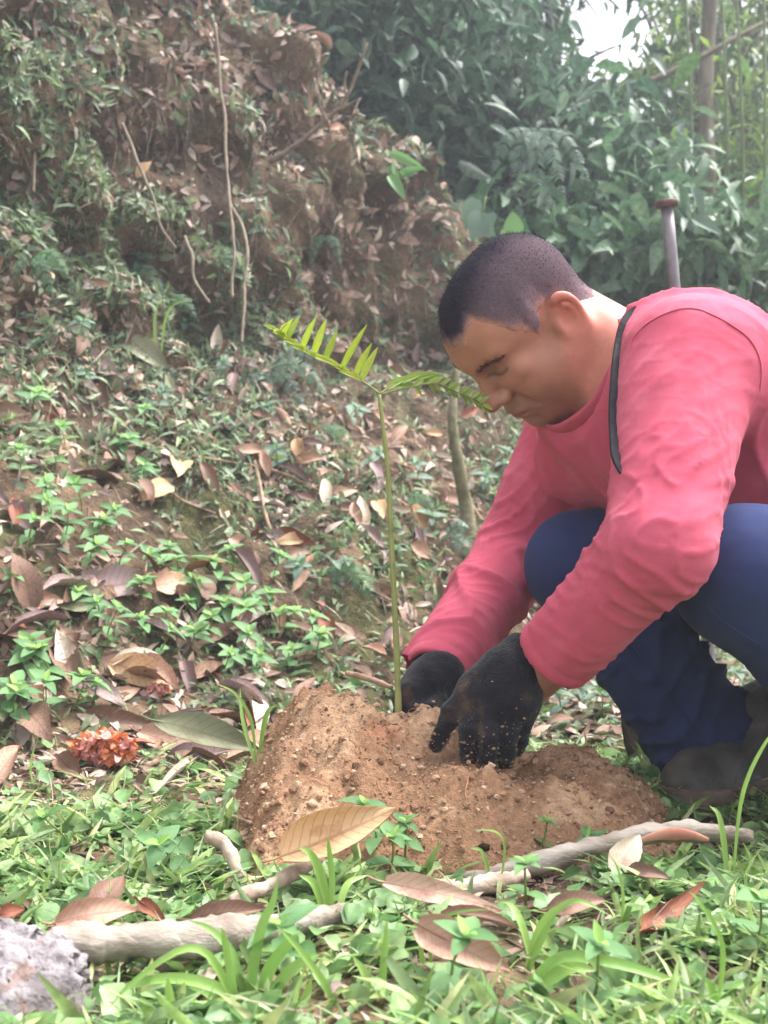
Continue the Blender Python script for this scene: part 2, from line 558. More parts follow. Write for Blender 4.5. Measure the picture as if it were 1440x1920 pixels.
M_twig = pmat('dry_twig', [(0.3, lin(122, 98, 80)), (0.7, lin(168, 142, 120))], 50, 5, rough=0.85, bump=(160, 0.4, 0.002))
M_vine = pmat('vine_bark', [(0.3, lin(98, 86, 74)), (0.7, lin(136, 122, 106))], 50, 5, rough=0.85, bump=(160, 0.4, 0.002))

# ------------------------------------------------------------------ ground sheet with the bank
def bank_top(x):
    return (1.35 - 0.85 * np.clip(x, -2.2, 0.9)) * sstep(1.05, 0.45, x) + 0.20 + 0.15 * np.clip(-x - 2.2, 0, 6)

def toe_s(x, y):
    yt = 2.2 + 0.9 * (np.clip(x, -3, 9) + 0.2) + 1.2 * np.clip(x - 0.25, 0, 6) ** 1.3
    return 0.743 * (y - yt)

def ground_z(x, y):
    s = toe_s(x, y); zt = bank_top(x)
    a = np.minimum(0.78, 0.62 * zt)
    lo = a * 0.5 * (np.clip(s, -2, 1.0) + np.sqrt(np.clip(s, -2, 1.0) ** 2 + 0.01)) - a * 0.5 * 0.0
    lo = np.maximum(lo - 0.012 * a, 0)
    z = lo + (zt - a) * sstep(0.93, 1.36, s) + np.clip(s - 1.3, 0, 8) * 0.10
    z = z + 4.2 * sstep(9.0, 17.0, y) + 0.03 * np.clip(y - 3, 0, 20)
    z = z * sstep(60, 30, y) if False else z
    p = np.stack([x, y, 0 * x], 1)
    w = sstep(-0.15, 0.35, s)
    z = z + 0.010 * fbm(p * 5, 3, 101) + 0.005 * fbm(p * 24, 2, 102)
    z = z + w * (0.075 * fbm(p * 2.6, 3, 103) + 0.028 * fbm(p * 11, 3, 104) + 0.012 * fbm(p * 38, 2, 105))
    return z

gx = np.concatenate([-np.geomspace(60, 1.62, 26)[:-1], np.arange(-1.6, 1.7, 0.0125), np.geomspace(1.72, 60, 26)])
gy = np.concatenate([-np.geomspace(30, 0.5, 8)[:-1], np.linspace(-0.4, 0.7, 10), np.arange(0.72, 4.9, 0.0125), np.geomspace(4.93, 70, 46)])
GX, GY = np.meshgrid(gx, gy, indexing='ij')
tx, ty = GX.ravel(), GY.ravel()
tz = ground_z(tx, ty)
# undercut hollows at the foot of the steep face: push the sheet into the bank there
ts = toe_s(tx, ty)
pn = np.stack([tx, ty, tz], 1)
rec = 0.21 * sstep(-0.15, 0.45, noise(pn * np.array([2.3, 2.3, 0.6]) + 3.1, 110)) * np.exp(-((ts - 1.06) / 0.085) ** 2)
rec += sstep(0.85, 1.0, ts) * sstep(1.6, 1.35, ts) * 0.10 * fbm(pn * 7, 3, 111)
rec *= sstep(1.0, 0.6, tx)
TV = np.stack([tx - 0.669 * rec, ty + 0.743 * rec, tz], 1)
nx_, ny_ = len(gx), len(gy)
ii = (np.arange(nx_ - 1)[:, None] * ny_ + np.arange(ny_ - 1)[None]).ravel()
TF = np.stack([ii, ii + ny_, ii + ny_ + 1, ii + 1], 1)
TN = vnormals(TV, TF)
# earth colours: dark humus on the flat, reddish clay where the bank is bare, mossy patches
m1 = sstep(-0.25, 0.35, fbm(pn * 3.0, 3, 120)); m2 = sstep(0.0, 0.5, fbm(pn * 5.5, 3, 121)); m3 = sstep(0.75, 1.0, ts) * sstep(1.7, 1.3, ts)
tc_ = np.array(lin(88, 74, 60))[None] * (1 - m1[:, None]) + np.array(lin(120, 100, 82))[None] * m1[:, None]
tc_ = tc_ * (1 - 0.6 * m2[:, None]) + np.array(lin(74, 82, 46))[None] * 0.6 * m2[:, None]
cl = (m3 * sstep(-0.3, 0.3, fbm(pn * 4, 3, 122)))[:, None] * 0.75
tc_ = tc_ * (1 - cl) + np.array(lin(112, 95, 82)) * cl
gm = pmat('earth', [(0.25, (0.45, 0.42, 0.40)), (0.5, (0.95, 0.93, 0.9)), (0.75, (1.5, 1.42, 1.32))], 26, 9, rough=0.95, spec=0.15, attr=True, bump=(70, 0.9, 0.02))
ground = link('ground', np_mesh('ground', TV, TF, tc_), gm)
tag(ground, kind='structure')

# ------------------------------------------------------------------ the heap of dug soil
LUMPS = [(-0.078, 1.610, 0.153, 0.112, 0.23, 0.32, 0.19, 1.8), (0.105, 1.465, 0.098, 0.24, 0.20, 0.165, 0.16, 1.5),
         (0.225, 1.585, 0.097, 0.17, 0.165, 0.26, 0.15, 1.4), (0.050, 1.590, 0.142, 0.11, 0.11, 0.13, 0.12, 1.8)]
def mound_z(x, y):
    z = np.full(len(x), -0.02)
    p = np.stack([x, y, 0 * x], 1)
    wx = 0.020 * fbm(p * 9, 3, 130); wy = 0.020 * fbm(p * 9 + 7, 3, 131)
    for cx, cy, h, l, r, f, b, e in LUMPS:
        dx = x + wx - cx; dy = y + wy - cy
        q = np.sqrt((dx / np.where(dx < 0, l, r)) ** 2 + (dy / np.where(dy < 0, f, b)) ** 2)
        z = smax(z, (h + 0.02) * (1 - q ** e) - 0.02, 0.02)
    z = z + sstep(-0.02, 0.03, z) * (0.0100 * fbm(p * 24, 3, 132) + 0.0055 * fbm(p * 70, 3, 133) + 0.0034 * fbm(p * 170, 2, 134))
    # fingers press hollows into it
    return np.maximum(z, -0.03)
mx = np.arange(-0.26, 0.46, 0.0042); my = np.arange(1.24, 1.92, 0.0042)
MX, MY = np.meshgrid(mx, my, indexing='ij')
mz = mound_z(MX.ravel(), MY.ravel())
MV = np.stack([MX.ravel(), MY.ravel(), mz], 1)
ny2 = len(my); ii = (np.arange(len(mx) - 1)[:, None] * ny2 + np.arange(ny2 - 1)[None]).ravel()
MF = np.stack([ii, ii + ny2, ii + ny2 + 1, ii + 1], 1)
MF = MF[(mz[MF] > -0.019).any(1)]
u_, inv = np.unique(MF, return_inverse=True)
MV = MV[u_]; MF = inv.reshape(-1, 4)
MN = vnormals(MV, MF)
mc = sstep(-0.3, 0.4, fbm(MV * 14, 4, 135))[:, None]
mcol = np.array(lin(154, 119, 92)) * (1 - mc) + np.array(lin(184, 150, 120)) * mc
wet = sstep(0.15, 0.5, fbm(MV * 8 + 5, 3, 136))[:, None] * 0.55
mcol = mcol * (1 - wet) + np.array(lin(134, 101, 79)) * wet
red = sstep(0.035, 0.0, np.linalg.norm(MV - [0.0, 1.52, 0.12], axis=1))[:, None] * 0.6
mcol = mcol * (1 - red) + np.array(lin(186, 128, 100)) * red
soilm = pmat('dug_soil', [(0.25, (0.6, 0.58, 0.56)), (0.5, (1, 1, 1)), (0.78, (1.4, 1.36, 1.3))], 120, 8, rough=0.96, spec=0.12, attr=True, bump=(240, 0.9, 0.006))
mound = link('soil_mound', np_mesh('soil_mound', MV, MF, mcol), soilm)
tag(mound, 'heap of freshly dug reddish brown soil around the seedling', 'soil heap')

_all = np.concatenate([TV, MV])
GBV = BVHTree.FromPolygons([tuple(v) for v in TV], [tuple(f) for f in TF])
MBV = BVHTree.FromPolygons([tuple(v) for v in MV], [tuple(f) for f in MF])
def hitpx(px, py, lift=0.0, only_ground=False):
    o = Vector((0, 0, CAMZ)); dv = (Vector(P(px, py, 1.0)) - o).normalized()
    best = None
    for b in ((GBV,) if only_ground else (GBV, MBV)):
        h, n, _, ds = b.ray_cast(o, dv)
        if h is not None and (best is None or ds < best[2]): best = (h, n, ds)
    if best is None: return P(px, py, 6.0), np.array([0, 0, 1.0])
    n = np.array(best[1]); n = n if n[2] > 0 else -n
    return np.array(best[0]) + n * lift, n
def drop(x, y, mound_too=True):
    z = -1e9
    for b in ((GBV, MBV) if mound_too else (GBV,)):
        h, n, _, ds = b.ray_cast(Vector((x, y, 30)), Vector((0, 0, -1)))
        if h is not None: z = max(z, h.z)
    return z

# face sampling for scatter
_c = TV[TF].mean(1); _e1 = TV[TF[:, 1]] - TV[TF[:, 0]]; _e2 = TV[TF[:, 3]] - TV[TF[:, 0]]
FAREA = np.linalg.norm(np.cross(_e1, _e2), axis=1); FCEN = _c
FPXX = 720 + FPX * _c[:, 0] / np.maximum(_c[:, 1], 0.05); FPXY = 960 - FPX * (_c[:, 2] - CAMZ) / np.maximum(_c[:, 1], 0.05)
FVIS = (_c[:, 1] > 0.6) & (FPXX > -160) & (FPXX < 1600) & (FPXY > -200) & (FPXY < 2080)
FVIS = FVIS + 0.45 * (~FVIS & (_c[:, 1] > 0.45) & (_c[:, 1] < 5.0) & (FPXX > -420) & (FPXX < 2500) & (FPXY > -500) & (FPXY < 2900) & (np.abs(_c[:, 0]) < 2.2))
FS = toe_s(_c[:, 0], _c[:, 1])
def under_mound(p):
    return mound_z(p[:, 0], p[:, 1]) > p[:, 2] + 0.004
def sample(n, weight, r_):
    w = FAREA * FVIS * weight; w = w / w.sum()
    f = r_.choice(len(w), n, p=w)
    a, b = r_.random((2, n, 1))
    q = TF[f]
    pos = (TV[q[:, 0]] * (1 - a) * (1 - b) + TV[q[:, 1]] * a * (1 - b) + TV[q[:, 2]] * a * b + TV[q[:, 3]] * (1 - a) * b)
    nn = np.cross(TV[q[:, 2]] - TV[q[:, 0]], TV[q[:, 3]] - TV[q[:, 1]]); nn /= np.linalg.norm(nn, axis=1, keepdims=True)
    nn *= np.sign(nn[:, 2:3] + 1e-9)
    k = ~under_mound(pos)
    return pos[k], nn[k]

# crumbs and small stones of the heap
def ico():
    t = (1 + 5 ** 0.5) / 2
    v = np.array([(-1, t, 0), (1, t, 0), (-1, -t, 0), (1, -t, 0), (0, -1, t), (0, 1, t), (0, -1, -t), (0, 1, -t), (t, 0, -1), (t, 0, 1), (-t, 0, -1), (-t, 0, 1)], float)
    v /= np.linalg.norm(v[0])
    f = np.array([(0, 11, 5), (0, 5, 1), (0, 1, 7), (0, 7, 10), (0, 10, 11), (1, 5, 9), (5, 11, 4), (11, 10, 2), (10, 7, 6), (7, 1, 8), (3, 9, 4), (3, 4, 2), (3, 2, 6), (3, 6, 8), (3, 8, 9), (4, 9, 5), (2, 4, 11), (6, 2, 10), (8, 6, 7), (9, 8, 1)])
    return v, f
def clods(name, pos, size, cols, r_, mat, parent=None, flat=0.75):
    v, f = ico(); n = len(pos)
    j = 1 + 0.32 * r_.uniform(-1, 1, (n, 12, 1))
    S = size[:, None, None] * np.concatenate([r_.uniform(0.7, 1.2, (n, 1, 1)), r_.uniform(0.7, 1.2, (n, 1, 1)), np.full((n, 1, 1), flat)], 2)
    an = r_.uniform(0, 6.283, n); ca, sa = np.cos(an), np.sin(an)
    R = np.zeros((n, 3, 3)); R[:, 0, 0] = ca; R[:, 0, 1] = -sa; R[:, 1, 0] = sa; R[:, 1, 1] = ca; R[:, 2, 2] = 1
    W = np.einsum('nij,nkj->nki', R, v[None] * j * S) + pos[:, None]
    Fa = (f[None] + 12 * np.arange(n)[:, None, None]).reshape(-1, 3)
    return link(name, np_mesh(name, W.reshape(-1, 3), Fa, np.repeat(cols, 12, 0), smooth=False), mat, parent)
r_ = np.random.default_rng(21)
ar = np.linalg.norm(np.cross(MV[MF[:, 1]] - MV[MF[:, 0]], MV[MF[:, 3]] - MV[MF[:, 0]]), axis=1) * (MV[MF][:, :, 2].mean(1) > -0.01)
fi = r_.choice(len(MF), 9000, p=ar / ar.sum())
pos = MV[MF[fi, 0]] + r_.uniform(-0.003, 0.003, (9000, 3))
sz = 0.00095 * np.exp(r_.gumbel(0, 0.42, 9000)).clip(0.5, 6.0)
pal = np.array([lin(166, 130, 104), lin(184, 150, 122), lin(148, 114, 92), lin(200, 170, 144), lin(194, 164, 136), lin(118, 88, 70)])
cc = pal[r_.choice(6, 9000, p=[.3, .27, .16, .14, .06, .07])] * r_.uniform(0.85, 1.15, (9000, 1))
cb = clods('soil_crumbs', pos, sz, cc, r_, soilm, mound); cb['kind'] = 'stuff'
# crumbs thrown round the foot of the heap
an = r_.uniform(0, 6.283, 900); rr = r_.exponential(0.045, 900)
px_ = 0.09 + (0.27 + rr) * np.cos(an); py_ = 1.56 + (0.22 + rr) * np.sin(an)
pz_ = np.array([drop(a, b) for a, b in zip(px_, py_)])
cb = clods('soil_crumbs', np.stack([px_, py_, pz_ + 0.001], 1), 0.0013 * np.exp(r_.gumbel(0, 0.4, 900)).clip(0.5, 5), pal[r_.choice(4, 900)], r_, soilm, mound); cb['kind'] = 'stuff'
# pale stones in it, one by one
for k, (px, py, s_) in enumerate([(585, 1508, .0065), (660, 1480, .004), (790, 1440, .004), (905, 1590, .006), (700, 1535, .004), (835, 1520, .004), (560, 1470, .0035), (620, 1420, .003), (1000, 1470, .003), (745, 1400, .003)]):
    p, n = hitpx(px, py, 0.001)
    v, f = ico(); v = v * (1 + 0.25 * r_.uniform(-1, 1, (12, 1))) * s_ * np.array([1.2, 0.9, 0.75]) + p
    c = lin(60, 46, 38) if k == 3 else lin(200, 170, 142)
    link('stone', np_mesh('stone', v, f, np.tile(c, (12, 1)), smooth=True), soilm, mound)
# torn root fibres lying on the soil
TVs, TFs, off = [], [], 0
for k in range(260):
    q = MV[MF[r_.choice(len(MF), p=ar / ar.sum()), 0]]
    a = r_.uniform(0, 6.283); L = r_.uniform(0.008, 0.035); b = r_.uniform(-1.5, 1.5)
    u = np.linspace(0, 1, 5)[:, None]
    aa = a + b * u
    pts = q + L * u * np.concatenate([np.cos(aa), np.sin(aa), 0 * u], 1)
    pts[:, 2] = mound_z(pts[:, 0], pts[:, 1]) + 0.0012 + 0.004 * np.sin(u[:, 0] * 3.1) * r_.random()
    v, f = tube(pts, np.linspace(0.0005, 0.0002, 5) * r_.uniform(0.7, 1.6), 3, caps=False)
    TVs.append(v); TFs.append(f[0] + off); off += len(v)
fib = pmat('root_fibre', [(0.3, lin(128, 84, 60)), (0.7, lin(196, 150, 116))], 60, 3, rough=0.9)
rf = link('root_fibres', np_mesh('root_fibres', np.concatenate(TVs), np.concatenate(TFs)), fib, mound); rf['kind'] = 'stuff'
pts = [hitpx(x, y, 0.002)[0] for x, y in ((868, 1432), (876, 1460), (874, 1490), (882, 1515))]
v, f = tube(spline(pts, 14), np.linspace(0.0012, 0.0007, 14), 6); link('root', np_mesh('root', v, f), fib, mound)

# ------------------------------------------------------------------ forest behind the bank
def crown_pts(r_, n, centre, rad, clumps=9, tight=0.38):
    cs = r_.normal(0, 1, (clumps, 3)); cs /= np.linalg.norm(cs, axis=1, keepdims=True); cs *= r_.uniform(0.25, 0.95, (clumps, 1))
    k = r_.integers(0, clumps, n)
    p = cs[k] + r_.normal(0, tight, (n, 3)) * r_.uniform(0.6, 1.2, (clumps, 1))[k]
    return np.asarray(centre) + p * np.asarray(rad), k

def tree(name, base, height, centre, rad, nleaf, Lr, wr, pal, label, seed, shape='lance', trunk_r=0.04, droop=0.5, clumps=10, tight=0.34, group='forest trees behind the bank', cat='tree', sky_gap=None):
    r_ = np.random.default_rng(seed)
    base = np.array(base, float); base[2] = drop(base[0], base[1], False) - 0.05
    root = empty(name, tuple(base))
    tag(root, label, cat, group)
    top = np.array([centre[0] + r_.normal(0, 0.1), centre[1], min(centre[2] + rad[2] * 0.6, height)])
    mid = (base + top) / 2 + r_.normal(0, 0.06, 3) * np.array([1, 1, 0.2]) * (top[2] - base[2]) * 0.6
    pts = spline(np.array([base, mid, top]), 14)
    v, f = tube(pts, np.linspace(trunk_r, trunk_r * 0.3, 14), 9, rough=0.08, seed=seed)
    link('trunk', np_mesh('trunk', v, f), M_bark, root)
    p, k = crown_pts(r_, nleaf, centre, rad, clumps, tight)
    TVs, TFs, off = [], [], 0
    for c in range(clumps):                                  # a limb to each clump
        if not (k == c).any(): continue
        e = p[k == c].mean(0); s = pts[r_.integers(5, 13)]
        m_ = (s + e) / 2 + np.array([0, 0, 0.08 * np.linalg.norm(e - s)])
        v, f = tube(spline(np.array([s, m_, e]), 7), np.linspace(trunk_r * 0.35, trunk_r * 0.1, 7), 5, caps=False)
        TVs.append(v); TFs.append(f[0] + off); off += len(v)
    link('branches', np_mesh('branches', np.concatenate(TVs), np.concatenate(TFs)), M_bark, root)
    if sky_gap is not None:                                  # where the canopy leaves an opening
        gx_ = 720 + FPX * p[:, 0] / p[:, 1]; gy_ = 960 - FPX * (p[:, 2] - CAMZ) / p[:, 1]
        kk = ((gx_ - sky_gap[0]) / sky_gap[2]) ** 2 + ((gy_ - sky_gap[1]) / sky_gap[3]) ** 2 > r_.uniform(0.12, 1.7, len(p))
        p, k = p[kk], k[kk]
    n = len(p)
    al = r_.normal(0, 1, (n, 3)); al[:, 2] = al[:, 2] * 0.5 - droop
    up = r_.normal(0, 0.45, (n, 3)) + [0, 0, 1]
    L = r_.uniform(*Lr, n); W = L * r_.uniform(*wr, n)
    pal = np.array(pal); cv = r_.uniform(0.75, 1.25, (clumps, 1))
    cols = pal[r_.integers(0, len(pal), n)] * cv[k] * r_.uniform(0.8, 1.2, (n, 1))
    v, f, c, u = leaf_batch(p, al, up, L, W, cols, leaf_tmpl(2 if Lr[1] < 0.12 else 3, shape, 0.25, 0.25))
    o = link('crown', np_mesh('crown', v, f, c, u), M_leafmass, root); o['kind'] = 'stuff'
    return root

G = GREENS
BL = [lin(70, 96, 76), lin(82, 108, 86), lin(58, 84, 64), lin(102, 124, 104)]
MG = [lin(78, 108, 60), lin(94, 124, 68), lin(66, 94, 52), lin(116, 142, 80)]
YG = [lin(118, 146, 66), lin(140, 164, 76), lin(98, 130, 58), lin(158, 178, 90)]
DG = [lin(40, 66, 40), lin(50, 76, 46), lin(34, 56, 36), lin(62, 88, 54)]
GAP = (1135, 50, 88, 80)
# (name, base xy, crown centre, radii, leaves, leaf length range, width ratio, palette, label, shape)
def C(px, py, d): return P(px, py, d)
T = [
 ('broadleaf_shrub', C(760, 300, 4.9), (0.42, 0.35, 0.42), 1400, (0.07, 0.14), (0.28, 0.42), BL, 'bluish broad-leaved shrub hanging over the crest of the bank', 'lance', 0.018, 'shrub'),
 ('broadleaf_shrub', C(960, 210, 5.2), (0.50, 0.40, 0.50), 1700, (0.07, 0.15), (0.26, 0.40), BL, 'bluish broad-leaved shrub behind the person\'s head', 'lance', 0.02, 'shrub'),
 ('broadleaf_shrub', C(620, 90, 5.0), (0.50, 0.40, 0.42), 1600, (0.07, 0.14), (0.28, 0.42), BL, 'dark broad-leaved shrub at the top centre above the dead twig', 'lance', 0.02, 'shrub'),
 ('leafy_bush', C(1210, 400, 5.0), (0.34, 0.35, 0.32), 800, (0.07, 0.16), (0.24, 0.36), [lin(92, 124, 92), lin(78, 112, 78), lin(110, 138, 104)], 'pale green leafy bush just left of the metal rod', 'lance', 0.012, 'bush'),
 ('leafy_bush', C(1060, 470, 4.7), (0.30, 0.25, 0.20), 500, (0.07, 0.15), (0.3, 0.45), [lin(86, 118, 88), lin(74, 104, 76), lin(104, 130, 98)], 'grey-green leafy bush directly behind the cropped head', 'ovate', 0.012, 'bush'),
 ('leafy_bush', C(1370, 470, 4.6), (0.30, 0.30, 0.26), 600, (0.07, 0.16), (0.26, 0.4), [lin(84, 116, 86), lin(70, 102, 66), lin(104, 130, 98)], 'leafy bush right of the metal rod behind the pink shoulder', 'lance', 0.012, 'bush'),
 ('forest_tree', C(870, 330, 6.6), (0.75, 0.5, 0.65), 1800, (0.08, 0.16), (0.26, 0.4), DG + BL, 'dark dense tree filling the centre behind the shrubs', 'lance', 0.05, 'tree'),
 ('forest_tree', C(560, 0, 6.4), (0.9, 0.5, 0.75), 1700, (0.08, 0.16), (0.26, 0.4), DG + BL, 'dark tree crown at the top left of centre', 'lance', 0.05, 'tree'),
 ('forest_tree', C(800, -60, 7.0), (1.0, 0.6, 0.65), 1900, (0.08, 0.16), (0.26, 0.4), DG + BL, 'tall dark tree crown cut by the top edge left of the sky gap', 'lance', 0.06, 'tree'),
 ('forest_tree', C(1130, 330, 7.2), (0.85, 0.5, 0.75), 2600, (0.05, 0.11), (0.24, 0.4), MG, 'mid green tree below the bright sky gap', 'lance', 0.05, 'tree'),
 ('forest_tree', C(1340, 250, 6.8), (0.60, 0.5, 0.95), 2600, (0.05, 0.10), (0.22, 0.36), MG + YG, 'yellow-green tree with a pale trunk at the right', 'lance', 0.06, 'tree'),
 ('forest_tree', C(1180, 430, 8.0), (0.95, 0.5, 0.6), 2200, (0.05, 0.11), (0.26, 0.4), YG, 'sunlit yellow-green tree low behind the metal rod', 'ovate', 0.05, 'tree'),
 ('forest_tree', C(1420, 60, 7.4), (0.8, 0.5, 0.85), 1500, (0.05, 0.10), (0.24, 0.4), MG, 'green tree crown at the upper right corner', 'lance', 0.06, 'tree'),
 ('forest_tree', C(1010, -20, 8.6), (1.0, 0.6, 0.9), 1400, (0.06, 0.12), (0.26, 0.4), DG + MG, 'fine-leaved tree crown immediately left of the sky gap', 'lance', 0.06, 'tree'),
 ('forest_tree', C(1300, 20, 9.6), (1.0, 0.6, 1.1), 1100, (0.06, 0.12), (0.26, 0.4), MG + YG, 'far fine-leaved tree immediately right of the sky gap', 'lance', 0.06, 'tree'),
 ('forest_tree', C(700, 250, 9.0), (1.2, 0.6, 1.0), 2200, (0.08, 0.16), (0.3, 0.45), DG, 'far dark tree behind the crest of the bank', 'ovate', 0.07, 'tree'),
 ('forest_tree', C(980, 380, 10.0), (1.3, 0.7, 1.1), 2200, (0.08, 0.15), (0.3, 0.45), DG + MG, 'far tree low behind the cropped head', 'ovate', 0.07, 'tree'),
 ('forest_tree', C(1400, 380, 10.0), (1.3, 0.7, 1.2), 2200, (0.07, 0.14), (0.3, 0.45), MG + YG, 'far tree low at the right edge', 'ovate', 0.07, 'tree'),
 ('forest_tree', C(500, -250, 8.0), (1.5, 0.8, 1.0), 1500, (0.09, 0.17), (0.3, 0.45), DG, 'tall dark crown above the left bank', 'ovate', 0.08, 'tree'),  # canopy added above the frame to block sky and darken the forest
 ('forest_tree', C(950, -330, 8.0), (1.3, 0.8, 0.9), 1500, (0.09, 0.17), (0.3, 0.45), DG, 'high dark crown above the picture centre', 'ovate', 0.08, 'tree'),  # another overhead crown added to keep the forest interior dark
]
# the forest goes on to the right of the picture
W_ = np.array
for x, y, z, r, n, pal, lab in ((2.3, 5.6, 1.5, 0.8, 1300, MG, 'green forest tree beyond the right edge, nearest of its row'), (3.4, 6.6, 1.9, 1.1, 1500, MG + YG, 'wide green forest tree beyond the right edge'),
        (4.9, 6.4, 1.8, 1.2, 1500, DG + MG, 'dark forest tree far beyond the right edge'), (4.2, 8.6, 2.6, 1.5, 1700, MG, 'tall forest tree in the back row beyond the right edge'),
        (6.6, 8.2, 2.4, 1.6, 1600, DG + MG, 'broad dark forest tree farthest to the right'), (2.9, 8.8, 2.8, 1.3, 1500, MG + YG, 'yellow-green tree in the back row just right of the picture'), (-2.6, 7.0, 3.2, 1.2, 1300, DG, 'dark tree on top of the bank beyond the left edge')):
    T.append(('forest_tree', W_([x, y, z]), (r, r * 0.7, r), n, (0.09, 0.18), (0.3, 0.45), pal, lab, 'ovate', 0.06, 'tree'))
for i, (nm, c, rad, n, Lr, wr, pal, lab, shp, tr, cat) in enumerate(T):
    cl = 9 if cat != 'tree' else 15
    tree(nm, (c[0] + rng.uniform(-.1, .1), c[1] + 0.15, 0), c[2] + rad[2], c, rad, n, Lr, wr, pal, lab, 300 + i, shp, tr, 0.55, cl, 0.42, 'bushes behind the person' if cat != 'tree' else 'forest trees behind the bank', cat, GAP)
# thicket that closes the view low down between the trunks: one mass nobody could count
r_ = np.random.default_rng(77)
n = 9000
d = r_.uniform(10.5, 13.5, n)
px = r_.uniform(330, 1600, n); py = 960 - 2448 * np.abs(r_.normal(0.10, 0.11, n))
p = np.stack([(px - 720) * d / FPX, d, CAMZ + (960 - py) * d / FPX], 1)
gp = ((px - GAP[0]) / 100) ** 2 + ((py - GAP[1]) / 95) ** 2 > r_.uniform(0.15, 1.8, n)
p = p[gp]; n = len(p)
al = r_.normal(0, 1, (n, 3)); al[:, 2] = al[:, 2] * .5 - .5
L = r_.uniform(0.12, 0.28, n)
pal = np.array(DG + MG + YG[:2])
v, f, c, u = leaf_batch(p, al, r_.normal(0, .5, (n, 3)) + [0, 0, 1], L, L * 0.42, pal[r_.integers(0, len(pal), n)] * r_.uniform(.7, 1.2, (n, 1)), leaf_tmpl(2, 'ovate', .2, .2))
tag(link('forest_thicket', np_mesh('forest_thicket', v, f, c, u), M_leafmass), 'far mass of undergrowth and leaves closing the forest behind', 'thicket', kind='stuff')

# bare trunks and culms that show between the leaves
def pole(name, pts, r0, r1, label, group, cat, mat=None):
    pts = spline(np.array(pts), 16)
    v, f = tube(pts, np.linspace(r0, r1, 16), 8, rough=0.06, seed=len(label))
    o = link(name, np_mesh(name, v, f), mat or M_bark); tag(o, label, cat, group); return o
pole('tree_trunk', [C(1335, 620, 6.2), C(1330, 400, 6.2), C(1322, 200, 6.25), C(1335, -60, 6.3)], 0.045, 0.035, 'pale slender tree trunk rising at the right behind the rod', None, 'trunk')
pole('leaning_branch', [C(1180, 170, 5.6), C(1290, 120, 5.7), C(1400, 60, 5.8), C(1480, 20, 5.9)], 0.016, 0.010, 'thin bare branch slanting up towards the upper right corner', None, 'branch')
mb = pmat('culm', [(0.3, lin(70, 92, 54)), (0.7, lin(116, 128, 84))], 30, 4, rough=0.6)
for k, (x0, x1, d) in enumerate(((1395, 1380, 5.4), (1425, 1432, 5.2), (1300, 1285, 5.8), (1365, 1352, 5.6))):
    lab = ['thin green culm second from the right edge', 'thin green culm at the very right edge', 'thin green culm left of the pale trunk', 'thin green culm right of the pale trunk'][k]
    pole('bamboo_culm', [C(x0, 640, d), C((x0 + x1) / 2 + 6, 300, d), C(x1, -40, d)], 0.009, 0.006, lab, 'thin culms at the right', 'culm', mb)

# ------------------------------------------------------------------ the crouching person
HEAD_D = 1.68
def head_rot(yaw, pitch, roll):
    B = np.array([[-1, 0, 0], [0, -1, 0], [0, 0, 1.0]])
    cy, sy, cp, sp, cr, sr = math.cos(yaw), math.sin(yaw), math.cos(pitch), math.sin(pitch), math.cos(roll), math.sin(roll)
    Ry = np.array([[cy, -sy, 0], [sy, cy, 0], [0, 0, 1]])
    Rp = np.array([[cp, 0, sp], [0, 1, 0], [-sp, 0, cp]])
    Rr = np.array([[1, 0, 0], [0, cr, -sr], [0, sr, cr]])
    return B @ Ry @ Rp @ Rr
HR = head_rot(math.radians(27), math.radians(53), math.radians(-4)).astype(np.float32)
HC = P(985, 626, HEAD_D)
HS = 0.872
def to_head(Q):
    return ((Q - HC.astype(np.float32)) @ HR) / HS
def from_head(q):
    return (np.asarray(q) * HS) @ HR.T + HC

